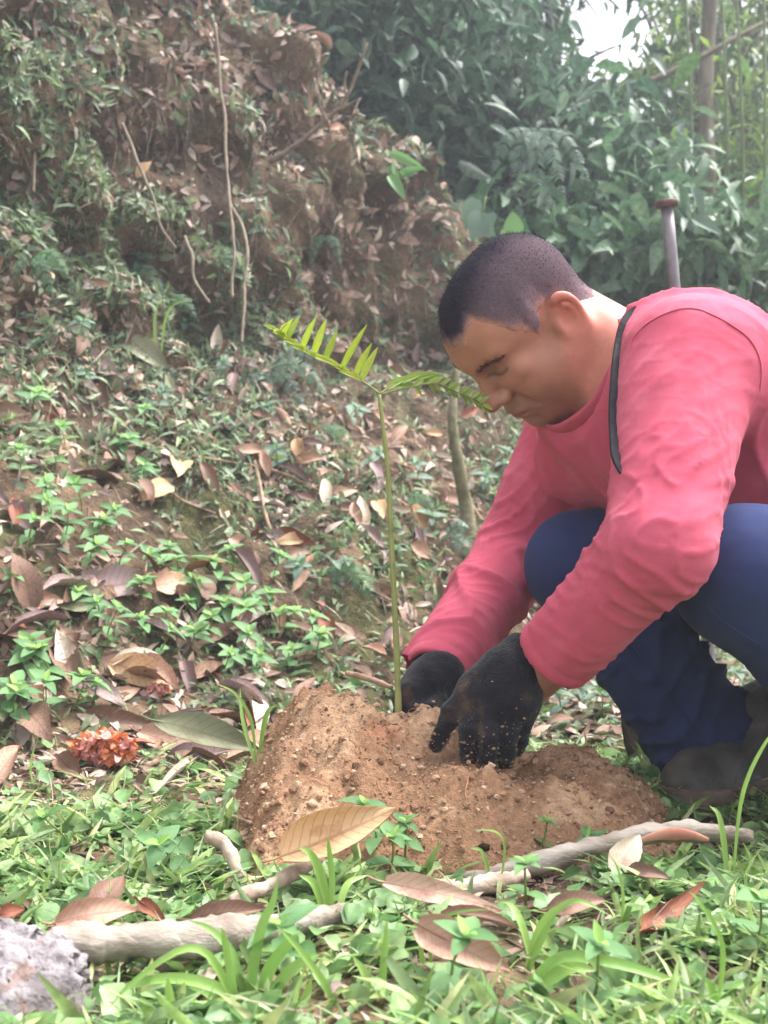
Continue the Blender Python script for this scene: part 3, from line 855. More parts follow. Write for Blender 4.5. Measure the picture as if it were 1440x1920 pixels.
def head_sdf(q):
    """q in head space: forward, left, up, metres; origin between the ears"""
    m = q.copy(); m[:, 1] = np.abs(m[:, 1])              # symmetric
    d = ell(q, (-0.002, 0, 0.052), (0.099, 0.078, 0.082))
    d = smin(d, ell(q, (-0.054, 0, 0.052), (0.056, 0.068, 0.066)), 0.03)                # back of the skull
    d = smin(d, ell(q, (0.048, 0, 0.052), (0.052, 0.060, 0.058)), 0.03)
    d = smin(d, ell(q, (0.040, 0, -0.030), (0.054, 0.060, 0.078)), 0.03)
    d = smin(d, ell(m, (0.050, 0.043, -0.036), (0.036, 0.031, 0.044)), 0.025)      # cheek
    d = smin(d, cone(m, (-0.002, 0.056, -0.050), (0.056, 0.022, -0.092), 0.027, 0.021), 0.03)   # jaw
    d = smin(d, ell(q, (0.022, 0, -0.080), (0.056, 0.052, 0.036)), 0.03)           # under the chin
    d = smin(d, ell(q, (0.072, 0, -0.096), (0.019, 0.023, 0.019)), 0.022)          # chin
    d = smin(d, cone(m, (0.096, 0.006, 0.042), (0.078, 0.046, 0.047), 0.012, 0.011), 0.014)     # brow ridge
    d = smax(d, -ell(m, (0.105, 0.031, 0.022), (0.0235, 0.0185, 0.0145)), 0.012)      # eye socket
    d = smin(d, ell(m, (0.073, 0.032, 0.021), (0.0165, 0.018, 0.0150)), 0.006)      # lid over the eyeball
    d = smin(d, ell(m, (0.076, 0.031, 0.0135), (0.0145, 0.017, 0.006)), 0.003)      # lower lid
    d = smin(d, cone(m, (0.070, 0.050, 0.004), (0.080, 0.026, -0.006), 0.012, 0.012), 0.02)    # cheekbone
    d = smin(d, ell(q, (0.082, 0, -0.060), (0.020, 0.030, 0.024)), 0.018)          # muzzle
    d = smin(d, cone(q, (0.090, 0, 0.031), (0.115, 0, -0.014), 0.0090, 0.0125), 0.014)   # nose bridge
    d = smin(d, ell(q, (0.1185, 0, -0.018), (0.0135, 0.0140, 0.0120)), 0.008)       # nose tip
    d = smin(d, ell(m, (0.103, 0.0170, -0.022), (0.0135, 0.0090, 0.0105)), 0.006)  # nostril wing
    d = smax(d, -ell(m, (0.111, 0.0085, -0.032), (0.006, 0.0040, 0.0050)), 0.003)  # nostril
    d = smax(d, -cone(m, (0.094, 0.027, -0.030), (0.080, 0.040, -0.058), 0.0025, 0.002), 0.012)  # fold by the mouth
    d = smin(d, ell(q, (0.0955, 0, -0.0555), (0.0115, 0.025, 0.0068)), 0.005)      # upper lip
    d = smin(d, ell(q, (0.0930, 0, -0.0685), (0.0115, 0.022, 0.0075)), 0.005)      # lower lip
    d = smax(d, -ell(m, (0.1030, 0.0, -0.0620), (0.014, 0.027, 0.0016)), 0.002)    # lip line
    d = smax(d, -ell(q, (0.100, 0, -0.0815), (0.012, 0.020, 0.005)), 0.012)        # dip above the chin
    # ear
    ang = math.radians(-32)
    R = np.array([[math.cos(ang), math.sin(ang), 0], [-math.sin(ang), math.cos(ang), 0], [0, 0, 1]]).T
    tl = math.radians(-14)
    R2 = np.array([[math.cos(tl), 0, math.sin(tl)], [0, 1, 0], [-math.sin(tl), 0, math.cos(tl)]])
    e = ((m - np.array([-0.022, 0.085, 0.004], np.float32)) @ (R @ R2).astype(np.float32)) / 1.1
    ex, ey, ez = e[:, 0], e[:, 1], e[:, 2]
    k = np.sqrt((ex / 0.0195) ** 2 + (ez / (0.0315 - 0.10 * np.clip(ex, -0.02, 0.02) * 0)) ** 2)
    rr = (k - 1) * 0.0215
    helix = np.sqrt(rr ** 2 + (ey - 0.003) ** 2) - 0.0046
    helix = smax(helix, (ex - 0.011) , 0.004)                                       # open at the front
    bowl = np.maximum(rr, np.abs(ey + 0.004) - 0.0032)
    anti = np.sqrt(((np.sqrt((ex + 0.000) ** 2 / 0.012 ** 2 + (ez + 0.003) ** 2 / 0.020 ** 2) - 1) * 0.013) ** 2 + (ey - 0.002) ** 2) - 0.0034
    anti = smax(anti, ex - 0.002, 0.003)
    lobe = ell(e, (0.004, -0.001, -0.0285), (0.0095, 0.0055, 0.0115))
    tragus = ell(e, (0.0145, -0.001, -0.006), (0.0055, 0.006, 0.009))
    ear = smin(smin(helix, bowl, 0.004), smin(lobe, tragus, 0.004), 0.004)
    ear = smin(ear, anti, 0.002)
    ear = smax(ear, -ell(e, (0.003, 0.0065, -0.002), (0.0110, 0.0092, 0.0165)), 0.003)
    d = smin(d, ear, 0.006)
    return d

# joints, from the photograph at their depths
SHL, ELL_, WRL = P(1292, 680, 1.53), P(1236, 1026, 1.39), P(1036, 1234, 1.495)
SHR, ELR, WRR = P(1105, 745, 1.93), P(972, 1030, 1.93), P(815, 1272, 1.68)
HIPL, KNL, ANL = np.array([0.75, 1.56, 0.30]), P(1398, 1082, 1.47), np.array([0.66, 1.50, 0.09])
HIPR, KNR, ANR = np.array([0.72, 1.78, 0.30]), P(1090, 1060, 1.765), P(1352, 1428, 1.78)
NKB, NKT = P(1165, 690, 1.69), P(1040, 655, 1.68)
COLC = P(1088, 692, 1.682)                               # centre of the collar loop
COLN = np.array([-0.82, -0.40, 0.40]); COLN /= np.linalg.norm(COLN)

def body_sdf(Q):
    d = np.full(len(Q), 1.0, np.float32)
    h = (np.linalg.norm(Q - HC.astype(np.float32), axis=1) < 0.19)
    d[h] = head_sdf(to_head(Q[h])) * HS
    nk = cone(Q, from_head((-0.040, 0, -0.012)), NKB, 0.062, 0.070)
    nk = smin(nk, cone(Q, from_head((0.030, 0, -0.070)), NKB - np.array([0, 0, 0.03]), 0.030, 0.05), 0.03)
    d = smin(d, nk, 0.022)
    t = cone(Q, (0.74, 1.67, 0.30), (0.52, 1.68, 0.44), 0.14, 0.135)
    t = smin(t, cone(Q, (0.52, 1.68, 0.44), (0.37, 1.69, 0.50), 0.135, 0.11), 0.05)
    t = smin(t, cone(Q, SHL, SHR, 0.065, 0.065), 0.04)
    d = smin(d, t, 0.02)
    for a, b, c in ((SHL, ELL_, WRL), (SHR, ELR, WRR)):
        d = smin(d, cone(Q, a, b, 0.055, 0.042), 0.02)
        e = c + (c - b) / np.linalg.norm(c - b) * 0.045
        d = smin(d, cone(Q, b, e, 0.042, 0.030), 0.01)
    for a, b, c in ((HIPL, KNL, ANL), (HIPR, KNR, ANR)):
        d = smin(d, cone(Q, a, b, 0.075, 0.055), 0.02)
        d = smin(d, cone(Q, b, c, 0.052, 0.035), 0.01)
    return d

def shirt_core(Q):
    d = cone(Q, (0.80, 1.67, 0.33), (0.56, 1.68, 0.43), 0.170, 0.165)
    d = smin(d, cone(Q, (0.56, 1.68, 0.43), (0.385, 1.69, 0.505), 0.165, 0.128), 0.06)
    d = smin(d, cone(Q, (0.385, 1.66, 0.52), P(1120, 760, 1.72), 0.11, 0.085), 0.05)
    d = smin(d, cone(Q, SHL + np.array([0.03, 0.02, -0.01]), SHR + np.array([0.06, -0.02, 0.03]), 0.084, 0.080), 0.06)
    d = smin(d, cone(Q, (0.42, 1.70, 0.44), P(1100, 850, 1.83), 0.110, 0.070), 0.05)
    arms = []
    for a, b, c, r in ((SHL, ELL_, WRL, (0.080, 0.057, 0.044)), (SHR, ELR, WRR, (0.078, 0.058, 0.043))):
        ax = (c - b) / np.linalg.norm(c - b)
        s = smin(cone(Q, a, b, r[0], r[1]), cone(Q, b, c + ax * 0.06, r[1], r[2]), 0.02)
        s = smax(s, plane(Q, c, ax), 0.004)
        s = smax(s, -smax(cone(Q, c - ax * 0.03, c + ax * 0.05, r[2] - 0.006, r[2] - 0.004), plane(Q, c - ax * 0.03, -ax), 0.005), 0.003)
        arms.append(s)
    a = np.minimum(arms[0], arms[1])
    d = smin(d, arms[0], 0.022)
    d = smin(d, arms[1], 0.022)
    return d

def shirt_sdf(Q):
    d = shirt_core(Q)
    Qc = Q - COLC.astype(np.float32)
    ax = (Qc @ COLN.astype(np.float32))
    rad = np.linalg.norm(Qc - ax[:, None] * COLN.astype(np.float32), axis=1)
    hole = np.maximum(rad - 0.084, -(ax + 0.012))
    d = smax(d, -hole, 0.006)
    inner = np.maximum(rad - 0.076, np.abs(ax + 0.02) - 0.035)
    d = smax(d, -inner, 0.004)
    return d

def limb(V, a, b):
    ab = b - a; L = np.linalg.norm(ab); ax = ab / L
    q = V - a; t = q @ ax
    r = q - t[:, None] * ax
    u = np.cross(ax, [0, 1, 0]); u /= np.linalg.norm(u); w = np.cross(ax, u)
    return t, np.arctan2(r @ w, r @ u), np.linalg.norm(r, axis=1), L

def crease(x):
    """soft narrow folds with flat cloth between"""
    return np.clip(np.cos(2 * np.pi * x), 0, 1) ** 2.5

def shirt_folds(V, N):
    D = np.zeros(len(V))
    n1 = fbm(V * 7, 2, 11); n2 = fbm(V * 20, 2, 12)
    # sleeves: folds bunched at the elbow and above the cuff, slanting round the arm
    for (a, b, c, s) in ((SHL, ELL_, WRL, 1), (SHR, ELR, WRR, 2)):
        t, ph, r, L = limb(V, b, c)
        w = (sstep(0.10, 0.075, r)) * sstep(-0.03, 0.02, t) * sstep(L - 0.005, L - 0.03, t)
        k = t / 0.021 + 1.1 * np.sin(ph + 0.5 * s) + 1.0 * n1 + 0.10 * n2
        am = 0.0030 * sstep(0.14, 0.0, t) + 0.0022
        D += w * am * crease(k) * sstep(-0.25, 0.35, fbm(V * 11 + 3 * s, 2, 20 + s))
        D -= 0.0014 * sstep(0.10, 0.075, r) * sstep(0.0032, 0.0012, np.abs(t - (L - 0.020)))        # hem stitching
        t, ph, r, L = limb(V, a, b)
        w = sstep(0.115, 0.085, r) * sstep(-0.02, 0.06, t) * sstep(L + 0.03, L - 0.01, t)
        k = t / 0.044 + 1.9 * np.sin(ph + 1.2) + 1.0 * n1 + 0.06 * n2
        am = 0.0010 + 0.0046 * sstep(0.12, L, t)
        D += w * am * crease(k) * sstep(-0.3, 0.3, fbm(V * 7 + 5 * s, 2, 30 + s))
    # long drags on chest and flank, running from shoulder towards the belly
    dirv = np.array([0.55, 0.10, -0.83]); dirv /= np.linalg.norm(dirv)
    al = V @ dirv
    per = V - al[:, None] * dirv
    q = per * 15 + al[:, None] * dirv * 3.5
    armd = np.minimum(np.minimum(cone(V, SHL, ELL_, 0.085, 0.07), cone(V, ELL_, WRL, 0.07, 0.05)), cone(V, SHR, ELR, 0.085, 0.07))
    w = sstep(-0.01, 0.02, armd)
    D += w * 0.010 * (1 - np.abs(noise(q, 44))) ** 5
    D += 0.0022 * fbm(V * 10, 2, 50)
    # fine crumples, strongest in the crook of the elbow and under the arm
    cr = np.minimum(np.linalg.norm(V - ELL_, axis=1), np.linalg.norm(V - ELR, axis=1))
    fl = noise(V * np.array([22, 22, 52]) + 2.5 * n1[:, None], 52)
    D += (0.0011 + 0.0026 * sstep(0.16, 0.05, cr)) * ((1 - np.abs(fl)) ** 6 - 0.2)
    return D

def trouser_sdf(Q):
    d = cone(Q, (0.80, 1.67, 0.28), (0.70, 1.67, 0.32), 0.165, 0.165)
    d = smin(d, cone(Q, HIPL, KNL, 0.100, 0.079), 0.05)
    d = smin(d, cone(Q, HIPR, KNR, 0.100, 0.074), 0.05)
    legL = cone(Q, KNL, ANL, 0.077, 0.070)
    axl = (ANL - KNL) / np.linalg.norm(ANL - KNL)
    legL = smax(legL, plane(Q, ANL, axl), 0.004)
    d = smin(d, legL, 0.02)
    axr = (ANR - KNR) / np.linalg.norm(ANR - KNR)
    legR = smin(cone(Q, KNR, KNR + (ANR - KNR) * 0.55, 0.072, 0.066), cone(Q, KNR + (ANR - KNR) * 0.5, ANR, 0.066, 0.080), 0.02)
    n = P(1235, 1475, 1.75) - P(1425, 1412, 1.80)
    hn = np.cross(n, [0.15, 1, 0]); hn /= np.linalg.norm(hn)
    if hn[2] > 0: hn = -hn
    hc = P(1335, 1428, 1.775)
    legR = smax(legR, plane(Q, hc, hn), 0.004)
    legR = smax(legR, -smax(cone(Q, KNR + (ANR - KNR) * 0.8, ANR + axr * 0.06, 0.058, 0.074), plane(Q, hc - hn * 0.03, -hn), 0.004), 0.003)
    d = smin(d, legR, 0.016)
    return d

def trouser_folds(V, N):
    D = np.zeros(len(V))
    n1 = fbm(V * 8, 3, 61); n2 = fbm(V * 20, 2, 62)
    t, ph, r, L = limb(V, KNR, ANR)
    w = sstep(0.11, 0.085, r) * sstep(0.03, 0.08, t) * sstep(L, L - 0.03, t)
    k = t / 0.050 + 0.95 * np.sin(ph + 0.4) + 1.1 * n1
    D += w * 0.014 * crease(k) * (0.4 + 0.6 * sstep(-0.4, 0.4, fbm(V * 6, 2, 63)))
    t, ph, r, L = limb(V, KNL, HIPL)
    w = sstep(0.13, 0.10, r) * sstep(0.03, 0.1, t)
    D += w * 0.007 * crease(t / 0.045 + 0.8 * np.sin(ph) + 0.9 * n1)
    t, ph, r, L = limb(V, KNL, ANL)
    w = sstep(0.11, 0.09, r) * sstep(0.04, 0.1, t)
    D += w * 0.008 * crease(t / 0.045 + 0.7 * np.sin(ph + 2) + 0.9 * n1)
    t, ph, r, L = limb(V, KNR, HIPR)
    w = sstep(0.12, 0.09, r) * sstep(0.0, 0.06, t)
    D += w * 0.004 * crease(t / 0.03 + 0.7 * np.sin(ph + 2) + 0.9 * n1)
    D += 0.0012 * n2
    return D

def glove_near(Q):
    w0 = P(992, 1236, 1.515)
    W = P(962, 1262, 1.505)
    d = smin(cone(Q, w0, W, 0.0365, 0.035), ell(Q, P(936, 1296, 1.50), (0.041, 0.026, 0.042),
             np.array([[-0.62, 0.0, 0.78], [0.0, 1, 0], [-0.78, 0, -0.62]]).T), 0.02)
    d = smin(d, cone(Q, P(893, 1304, 1.50), P(968, 1318, 1.488), 0.022, 0.026), 0.018)
    kn = [P(884, 1328, 1.488), P(918, 1338, 1.480), P(951, 1338, 1.480), P(976, 1328, 1.494)]
    m1 = [P(881, 1372, 1.476), P(918, 1386, 1.468), P(953, 1380, 1.470), P(978, 1362, 1.488)]
    m2 = [P(878, 1404, 1.484), P(915, 1418, 1.478), P(951, 1410, 1.480), P(975, 1388, 1.500)]
    tp = [P(878, 1424, 1.506), P(914, 1438, 1.500), P(949, 1430, 1.500), P(970, 1404, 1.515)]
    fs = None
    for a, b, c, e, r in zip(kn, m1, m2, tp, (0.0120, 0.0120, 0.0114, 0.0102)):
        f = smin(smin(cone(Q, a, b, r * 1.10, r), cone(Q, b, c, r, r * 0.93), 0.004), cone(Q, c, e, r * 0.93, r * 0.8), 0.004)
        fs = f if fs is None else smin(fs, f, 0.0018)
    d = smin(d, fs, 0.009)
    th = smin(cone(Q, P(896, 1290, 1.505), P(850, 1334, 1.500), 0.019, 0.0125), cone(Q, P(850, 1334, 1.500), P(818, 1396, 1.497), 0.0120, 0.0090), 0.008)
    d = smin(d, th, 0.010)
    ax = (w0 - W) / np.linalg.norm(w0 - W)
    return smax(d, plane(Q, w0 + ax * 0.006, ax), 0.003)

def glove_far(Q):
    w0 = P(828, 1262, 1.665); W = P(806, 1284, 1.655)
    d = smin(cone(Q, w0, W, 0.034, 0.033), cone(Q, W, P(785, 1306, 1.645), 0.033, 0.030), 0.02)
    kn = [P(770, 1288, 1.645), P(778, 1306, 1.630), P(796, 1316, 1.622), P(820, 1318, 1.620)]
    tp = [P(757, 1338, 1.640), P(768, 1352, 1.612), P(792, 1356, 1.604), P(818, 1350, 1.602)]
    fs = None
    for a, e in zip(kn, tp):
        mid = (a + e) / 2 + np.array([-0.006, -0.010, 0.002])
        f = smin(cone(Q, a, mid, 0.013, 0.0118), cone(Q, mid, e, 0.0118, 0.0095), 0.004)
        fs = f if fs is None else smin(fs, f, 0.003)
    d = smin(d + 0.003, fs, 0.010)
    th = smin(cone(Q, P(800, 1280, 1.64), P(765, 1302, 1.615), 0.018, 0.014), cone(Q, P(765, 1302, 1.615), P(752, 1340, 1.605), 0.0135, 0.010), 0.006)
    d = smin(d, th, 0.010)
    return d

def boot_sdf_factory(toe, heel, ank):
    toe, heel, ank = (np.asarray(v, float) for v in (toe, heel, ank))
    fw = (toe - heel); fw[2] = 0; L = np.linalg.norm(fw); fw /= L
    sd = np.cross([0, 0, 1], fw)
    base = heel[2]
    def f(Q):
        q = Q - np.array([heel[0], heel[1], base], np.float32)
        x = q @ fw.astype(np.float32); y = q @ sd.astype(np.float32); z = q[:, 2]
        p = np.stack([x, y, z], 1)
        d = cone(p, (0.055, 0, 0.046), (L - 0.055, 0, 0.030), 0.044, 0.034)
        d = smin(d, ell(p, (L - 0.055, 0, 0.026), (0.058, 0.048, 0.032)), 0.02)
        d = smin(d, cone(p, (0.05, 0, 0.05), (0.060, 0, 0.085), 0.044, 0.046), 0.03)
        d = smin(d, cone(p, (0.055, 0, 0.10), (L - 0.12, 0, 0.045), 0.040, 0.034), 0.03)
        d = smax(d, -(z - 0.008), 0.006)
        w = 0.043 + 0.010 * sstep(0.08, L - 0.07, x) - 0.05 * np.clip(x - (L - 0.055), 0, 1) ** 1.3 * 4
        sole = np.maximum(np.maximum(np.abs(y) - w, np.abs(x - L / 2) - L / 2), np.abs(z - 0.010) - 0.011)
        sole = smax(sole, np.sqrt((np.clip(x - (L - 0.05), 0, 1)) ** 2 + y ** 2) - 0.053, 0.006)
        return smin(d, sole, 0.003)
    return f

def sole_sdf_factory(toe, heel):
    fw = (toe - heel); fw[2] = 0; L = np.linalg.norm(fw); fw = fw / L; sd = np.cross([0, 0, 1], fw)
    def f(Q):
        q = Q - np.asarray(heel, np.float32)
        x = q @ fw.astype(np.float32); y = q @ sd.astype(np.float32); z = q[:, 2]
        w = 0.046 + 0.010 * sstep(0.08, L - 0.07, x)
        s = np.maximum(np.abs(y) - w, np.abs(x - L / 2 - 0.002) - L / 2 - 0.002)
        s = smax(s, np.sqrt((np.clip(x - (L - 0.052), 0, 1)) ** 2 + y ** 2) - 0.056, 0.006)
        tread = 0.003 * (np.sin(x * 420) > 0.2)
        return np.maximum(s, np.abs(z - 0.010 - tread / 2) - 0.011 + tread / 2)
    return f

def build_person():
    root = empty('person', (0.62, 1.68, 0.0))
    tag(root, 'crouching person in pink long-sleeved shirt, navy trousers and black gloves pressing soil', 'person')
    # --- materials
    skin = pmat('skin', [(0.3, (0.92, 0.90, 0.88)), (0.7, (1.06, 1.05, 1.04))], 60, 5, rough=0.5, spec=0.4, attr=True, sss=0.12, bump=(420, 0.25, 0.0012))
    hairm = pmat('cropped_hair', [(0.3, (0.75, 0.75, 0.75)), (0.7, (1.25, 1.25, 1.25))], 420, 3, rough=0.9, spec=0.08, attr=True, bump=(700, 0.6, 0.0015))
    browm = pmat('brow_hair', [(0.3, (0.022, 0.016, 0.013)), (0.7, (0.05, 0.036, 0.03))], 300, 3, rough=0.7)
    pink = cloth_mat('pink_jersey', [(0.30, lin(184, 73, 96)), (0.55, lin(196, 87, 109)), (0.75, lin(208, 108, 128))], 9.0, 2600.0, 0.07, wrinkle=0.09)
    navy = cloth_mat('navy_twill', [(0.3, lin(36, 43, 78)), (0.6, lin(48, 58, 100)), (0.8, lin(66, 76, 118))], 7.0, 2400.0, 0.04, wrinkle=0.06)
    knit = cloth_mat('black_knit', [(0.35, lin(20, 18, 23)), (0.58, lin(30, 28, 35)), (0.70, lin(78, 60, 48))], 26.0, 520.0, 0.15, 0.9, 0.0022)
    rubber = pmat('boot_rubber', [(0.35, lin(54, 51, 50)), (0.6, lin(86, 80, 75)), (0.8, lin(128, 116, 104))], 18, 6, rough=0.65, spec=0.35, bump=(90, 0.3, 0.003))
    solem = pmat('muddy_sole', [(0.3, lin(70, 62, 56)), (0.7, lin(128, 108, 92))], 40, 6, rough=0.85, bump=(120, 0.4, 0.003))
    black = pmat('strap_webbing', [(0.3, lin(18, 16, 22)), (0.7, lin(34, 30, 40))], 90, 3, rough=0.85)
    # --- body
    xs = grid_axis(0.05, 0.86, 0.014, (0.075, 0.325), 0.0026)
    ys = grid_axis(1.30, 2.00, 0.014, (1.55, 1.83), 0.0030)
    zs = grid_axis(0.02, 0.76, 0.014, (0.46, 0.745), 0.0026)
    V, F = surface(body_sdf, xs, ys, zs)
    V = relax(V, F, 1, 0.4)
    q = to_head(V.astype(np.float32))
    base = np.array(lin(166, 116, 94)); col = np.tile(base, (len(V), 1))
    def tint(mask, c, a):
        nonlocal col
        mk = (mask * a)[:, None]; col = col * (1 - mk) + np.array(c) * mk
    inhead = (np.linalg.norm(q, axis=1) < 0.2).astype(float)
    m = np.abs(q[:, 1])
    tint(inhead * sstep(0.045, 0.01, np.linalg.norm((q - [0.07, 0, 0]) * [1, 0, 1] + np.stack([0 * m, m - 0.045, 0 * m], 1), axis=1)), lin(202, 138, 120), 0.5)
    tint(inhead * sstep(0.072, 0.086, m), lin(206, 128, 112), 0.8)                          # ears
    tint(inhead * sstep(0.0, 0.03, q[:, 0] - 0.05) * sstep(0.02, 0.05, q[:, 2]), lin(172, 116, 90), 0.55)      # forehead, more tanned
    stub = inhead * sstep(0.03, 0.06, q[:, 0]) * sstep(-0.030, -0.042, q[:, 2]) * sstep(0.055, 0.035, m)
    tint(stub, lin(142, 104, 92), 0.45)
    lip = inhead * sstep(0.010, 0.006, np.abs(q[:, 2] + 0.062)) * sstep(0.027, 0.020, m) * sstep(0.088, 0.094, q[:, 0])
    tint(lip, lin(160, 98, 92), 0.8)
    eye = inhead * sstep(0.022, 0.015, np.abs(m - 0.032)) * sstep(0.0035, 0.0012, np.abs(q[:, 2] - 0.0145 - 14 * (m - 0.032) ** 2)) * sstep(0.07, 0.08, q[:, 0])
    tint(eye, (0.012, 0.008, 0.007), 0.95)                                                  # lash line of the lowered lid
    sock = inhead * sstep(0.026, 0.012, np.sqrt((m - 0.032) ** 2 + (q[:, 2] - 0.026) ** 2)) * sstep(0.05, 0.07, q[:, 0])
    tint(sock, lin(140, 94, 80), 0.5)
    col *= (1 + 0.06 * fbm(V * 45, 3, 5))[:, None]
    link('body', np_mesh('body', V, F, col), skin, root)
    # --- hair: a close-cropped cap that thins into a fade at temples, round the ears and at the nape
    def cover(q):
        f, u = q[:, 0], q[:, 2]; m = np.abs(q[:, 1])
        front = u - (0.081 + 0.018 * np.exp(-((m - 0.043) / 0.013) ** 2))
        temple = u - np.interp(f, [0.0, 0.012, 0.024, 0.034, 0.048, 0.066], [0.040, 0.018, 0.014, 0.040, 0.052, 0.098])
        burn = np.minimum(u - 0.004, 0.022 - np.abs(f - 0.016) * 1.5)
        back = u - np.interp(f, [-0.11, -0.06, -0.035, -0.015, 0.006, 0.012, 0.02], [-0.040, -0.030, 0.010, 0.040, 0.038, 0.018, 0.014])
        b_ = sstep(0.058, 0.072, f)
        c = np.where(f > 0.02, front * b_ + temple * (1 - b_), back)
        return c
    def hair_sdf(Q):
        d = np.full(len(Q), 1.0, np.float32)
        h = (np.linalg.norm(Q - HC.astype(np.float32), axis=1) < 0.19)
        q = to_head(Q[h])
        b = ell(q, (-0.002, 0, 0.052), (0.099, 0.078, 0.082))
        b = smin(b, ell(q, (-0.054, 0, 0.052), (0.056, 0.068, 0.066)), 0.03)
        b = smin(b, ell(q, (0.048, 0, 0.052), (0.052, 0.060, 0.058)), 0.03)
        b = smin(b, ell(q, (0.040, 0, -0.030), (0.054, 0.060, 0.078)), 0.03) * HS
        nk = cone(Q[h], from_head((-0.040, 0, -0.012)), NKB, 0.060, 0.066)
        b = smin(b, nk, 0.022)
        c = cover(q) + 0.006 * fbm(q * 110, 2, 71)
        th = 0.0048 * sstep(-0.004, 0.055, c) - 0.004 * sstep(0.002, -0.01, c) + 0.0012 * sstep(-0.002, 0.01, c)
        d[h] = b - th
        return d
    hx = grid_axis(0.06, 0.335, 0.0026); hy = grid_axis(1.56, 1.82, 0.0030); hz = grid_axis(0.46, 0.745, 0.0026)
    V, F = surface(hair_sdf, hx, hy, hz)
    q = to_head(V.astype(np.float32)); c = cover(q)
    keep = c > -0.007
    kf = keep[F].all(1); used = np.unique(F[kf]); mp = np.full(len(V), -1); mp[used] = np.arange(len(used))
    V, F, q, c = V[used], mp[F[kf]], q[used], c[used]
    N = vnormals(V, F)
    ws = sstep(0.018, 0.068, np.abs(q[:, 1]) + 0.004 * fbm(V * 50, 2, 76)); cn = c + 0.010 * fbm(V * 60, 2, 73)
    dens = (1 - ws) * sstep(0.0, 0.030, cn) + ws * 0.62 * sstep(0.004, 0.070, cn)
    hc = np.array(lin(122, 100, 106))[None] * (1 - dens[:, None]) + np.array(lin(34, 30, 40))[None] * dens[:, None]
    eg = sstep(0.020, -0.001, c + 0.004 * fbm(V * 150, 2, 75))[:, None]; hc = hc * (1 - eg) + np.array(lin(178, 128, 108)) * eg
    V = V + N * (0.0004 * fbm(V * 420, 2, 74))[:, None]
    hair = link('hair', np_mesh('hair', V, F, hc), hairm, root)
    tag(hair, 'close-cropped black hair fading at the sides')
    # stubble of short standing hairs so that the outline is not a clean edge
    r_ = np.random.default_rng(5)
    pk = r_.choice(len(V), 4500); pk = pk[r_.random(4500) < 0.15 + 0.85 * dens[pk]]
    b0 = V[pk] + r_.normal(0, 0.0008, (len(pk), 3)); dr = 0.7 * N[pk] + from_head((0.08, 0, -0.03)) - HC + r_.normal(0, 0.25, (len(pk), 3)); dr /= np.linalg.norm(dr, axis=1, keepdims=True)
    sd_ = np.cross(dr, r_.normal(0, 1, (len(pk), 3))); sd_ /= np.linalg.norm(sd_, axis=1, keepdims=True)
    ln = (0.0014 + 0.0022 * dens[pk])[:, None]
    SV = np.concatenate([b0 - sd_ * 0.00035, b0 + sd_ * 0.00035, b0 + dr * ln]); k = len(pk)
    SF = np.stack([np.arange(k), np.arange(k) + k, np.arange(k) + 2 * k], 1)
    st = link('hair_stubble', np_mesh('hair_stubble', SV, SF, np.tile(lin(38, 33, 43), (3 * k, 1))), hairm, root); st['kind'] = 'stuff'
    # eyebrows: short hairs lying along the ridge
    for s in (1, -1):
        k = 230
        u = r_.random(k); vtx = r_.normal(0, 1, k)
        f_ = np.interp(u, [0, 0.4, 1], [0.1035, 0.0985, 0.080]); l_ = s * np.interp(u, [0, 0.4, 1], [0.012, 0.030, 0.054])
        z_ = np.interp(u, [0, 0.55, 1], [0.038, 0.046, 0.041]) + vtx * np.interp(u, [0, 0.2, 1], [0.0026, 0.0030, 0.0012])
        p0 = np.stack([f_, l_, z_], 1)
        for _ in range(14):                                  # settle on the skin
            dd = head_sdf(p0.astype(np.float32)); e = 0.002
            g = np.stack([(head_sdf((p0 + np.eye(3)[i] * e).astype(np.float32)) - dd) / e for i in range(3)], 1)
            g /= np.maximum(np.linalg.norm(g, axis=1, keepdims=True), 1e-6)
            p0 = p0 - g * dd[:, None] * 0.8
        dr = np.stack([-0.35 + 0 * u, s * (0.9 + 0 * u), 0.25 - 0.5 * u + r_.normal(0, 0.2, k)], 1)
        dr = dr - g * (dr * g).sum(1, keepdims=True) + g * 0.22; dr /= np.linalg.norm(dr, axis=1, keepdims=True)
        sd_ = np.cross(dr, g)
        a0 = from_head(p0 - sd_ * 0.0004 - g * 0.0005); a1 = from_head(p0 + sd_ * 0.0004 - g * 0.0005); a2 = from_head(p0 + dr * 0.008 + g * 0.0008)
        SV = np.concatenate([a0, a1, a2]); SF = np.stack([np.arange(k), np.arange(k) + k, np.arange(k) + 2 * k], 1)
        link('eyebrow', np_mesh('eyebrow', SV, SF), browm, root)
    # --- shirt
    h = 0.0043
    V, F = surface(shirt_sdf, grid_axis(0.03, 0.93, h), grid_axis(1.30, 2.03, h), grid_axis(0.12, 0.69, h))
    N = vnormals(V, F)
    Dp = shirt_folds(V, N)
    Qc = V - COLC; axc = Qc @ COLN; radc = np.linalg.norm(Qc - axc[:, None] * COLN, axis=1)
    Dp *= 1 - sstep(0.10, 0.088, radc) * sstep(-0.03, -0.015, axc)
    V = V + N * Dp[:, None]
    V = relax(V, F, 1, 0.35)
    shirt = link('shirt', np_mesh('shirt', V, F), pink, root)
    bv = BVHTree.FromPolygons([tuple(v) for v in V], [tuple(f) for f in F])
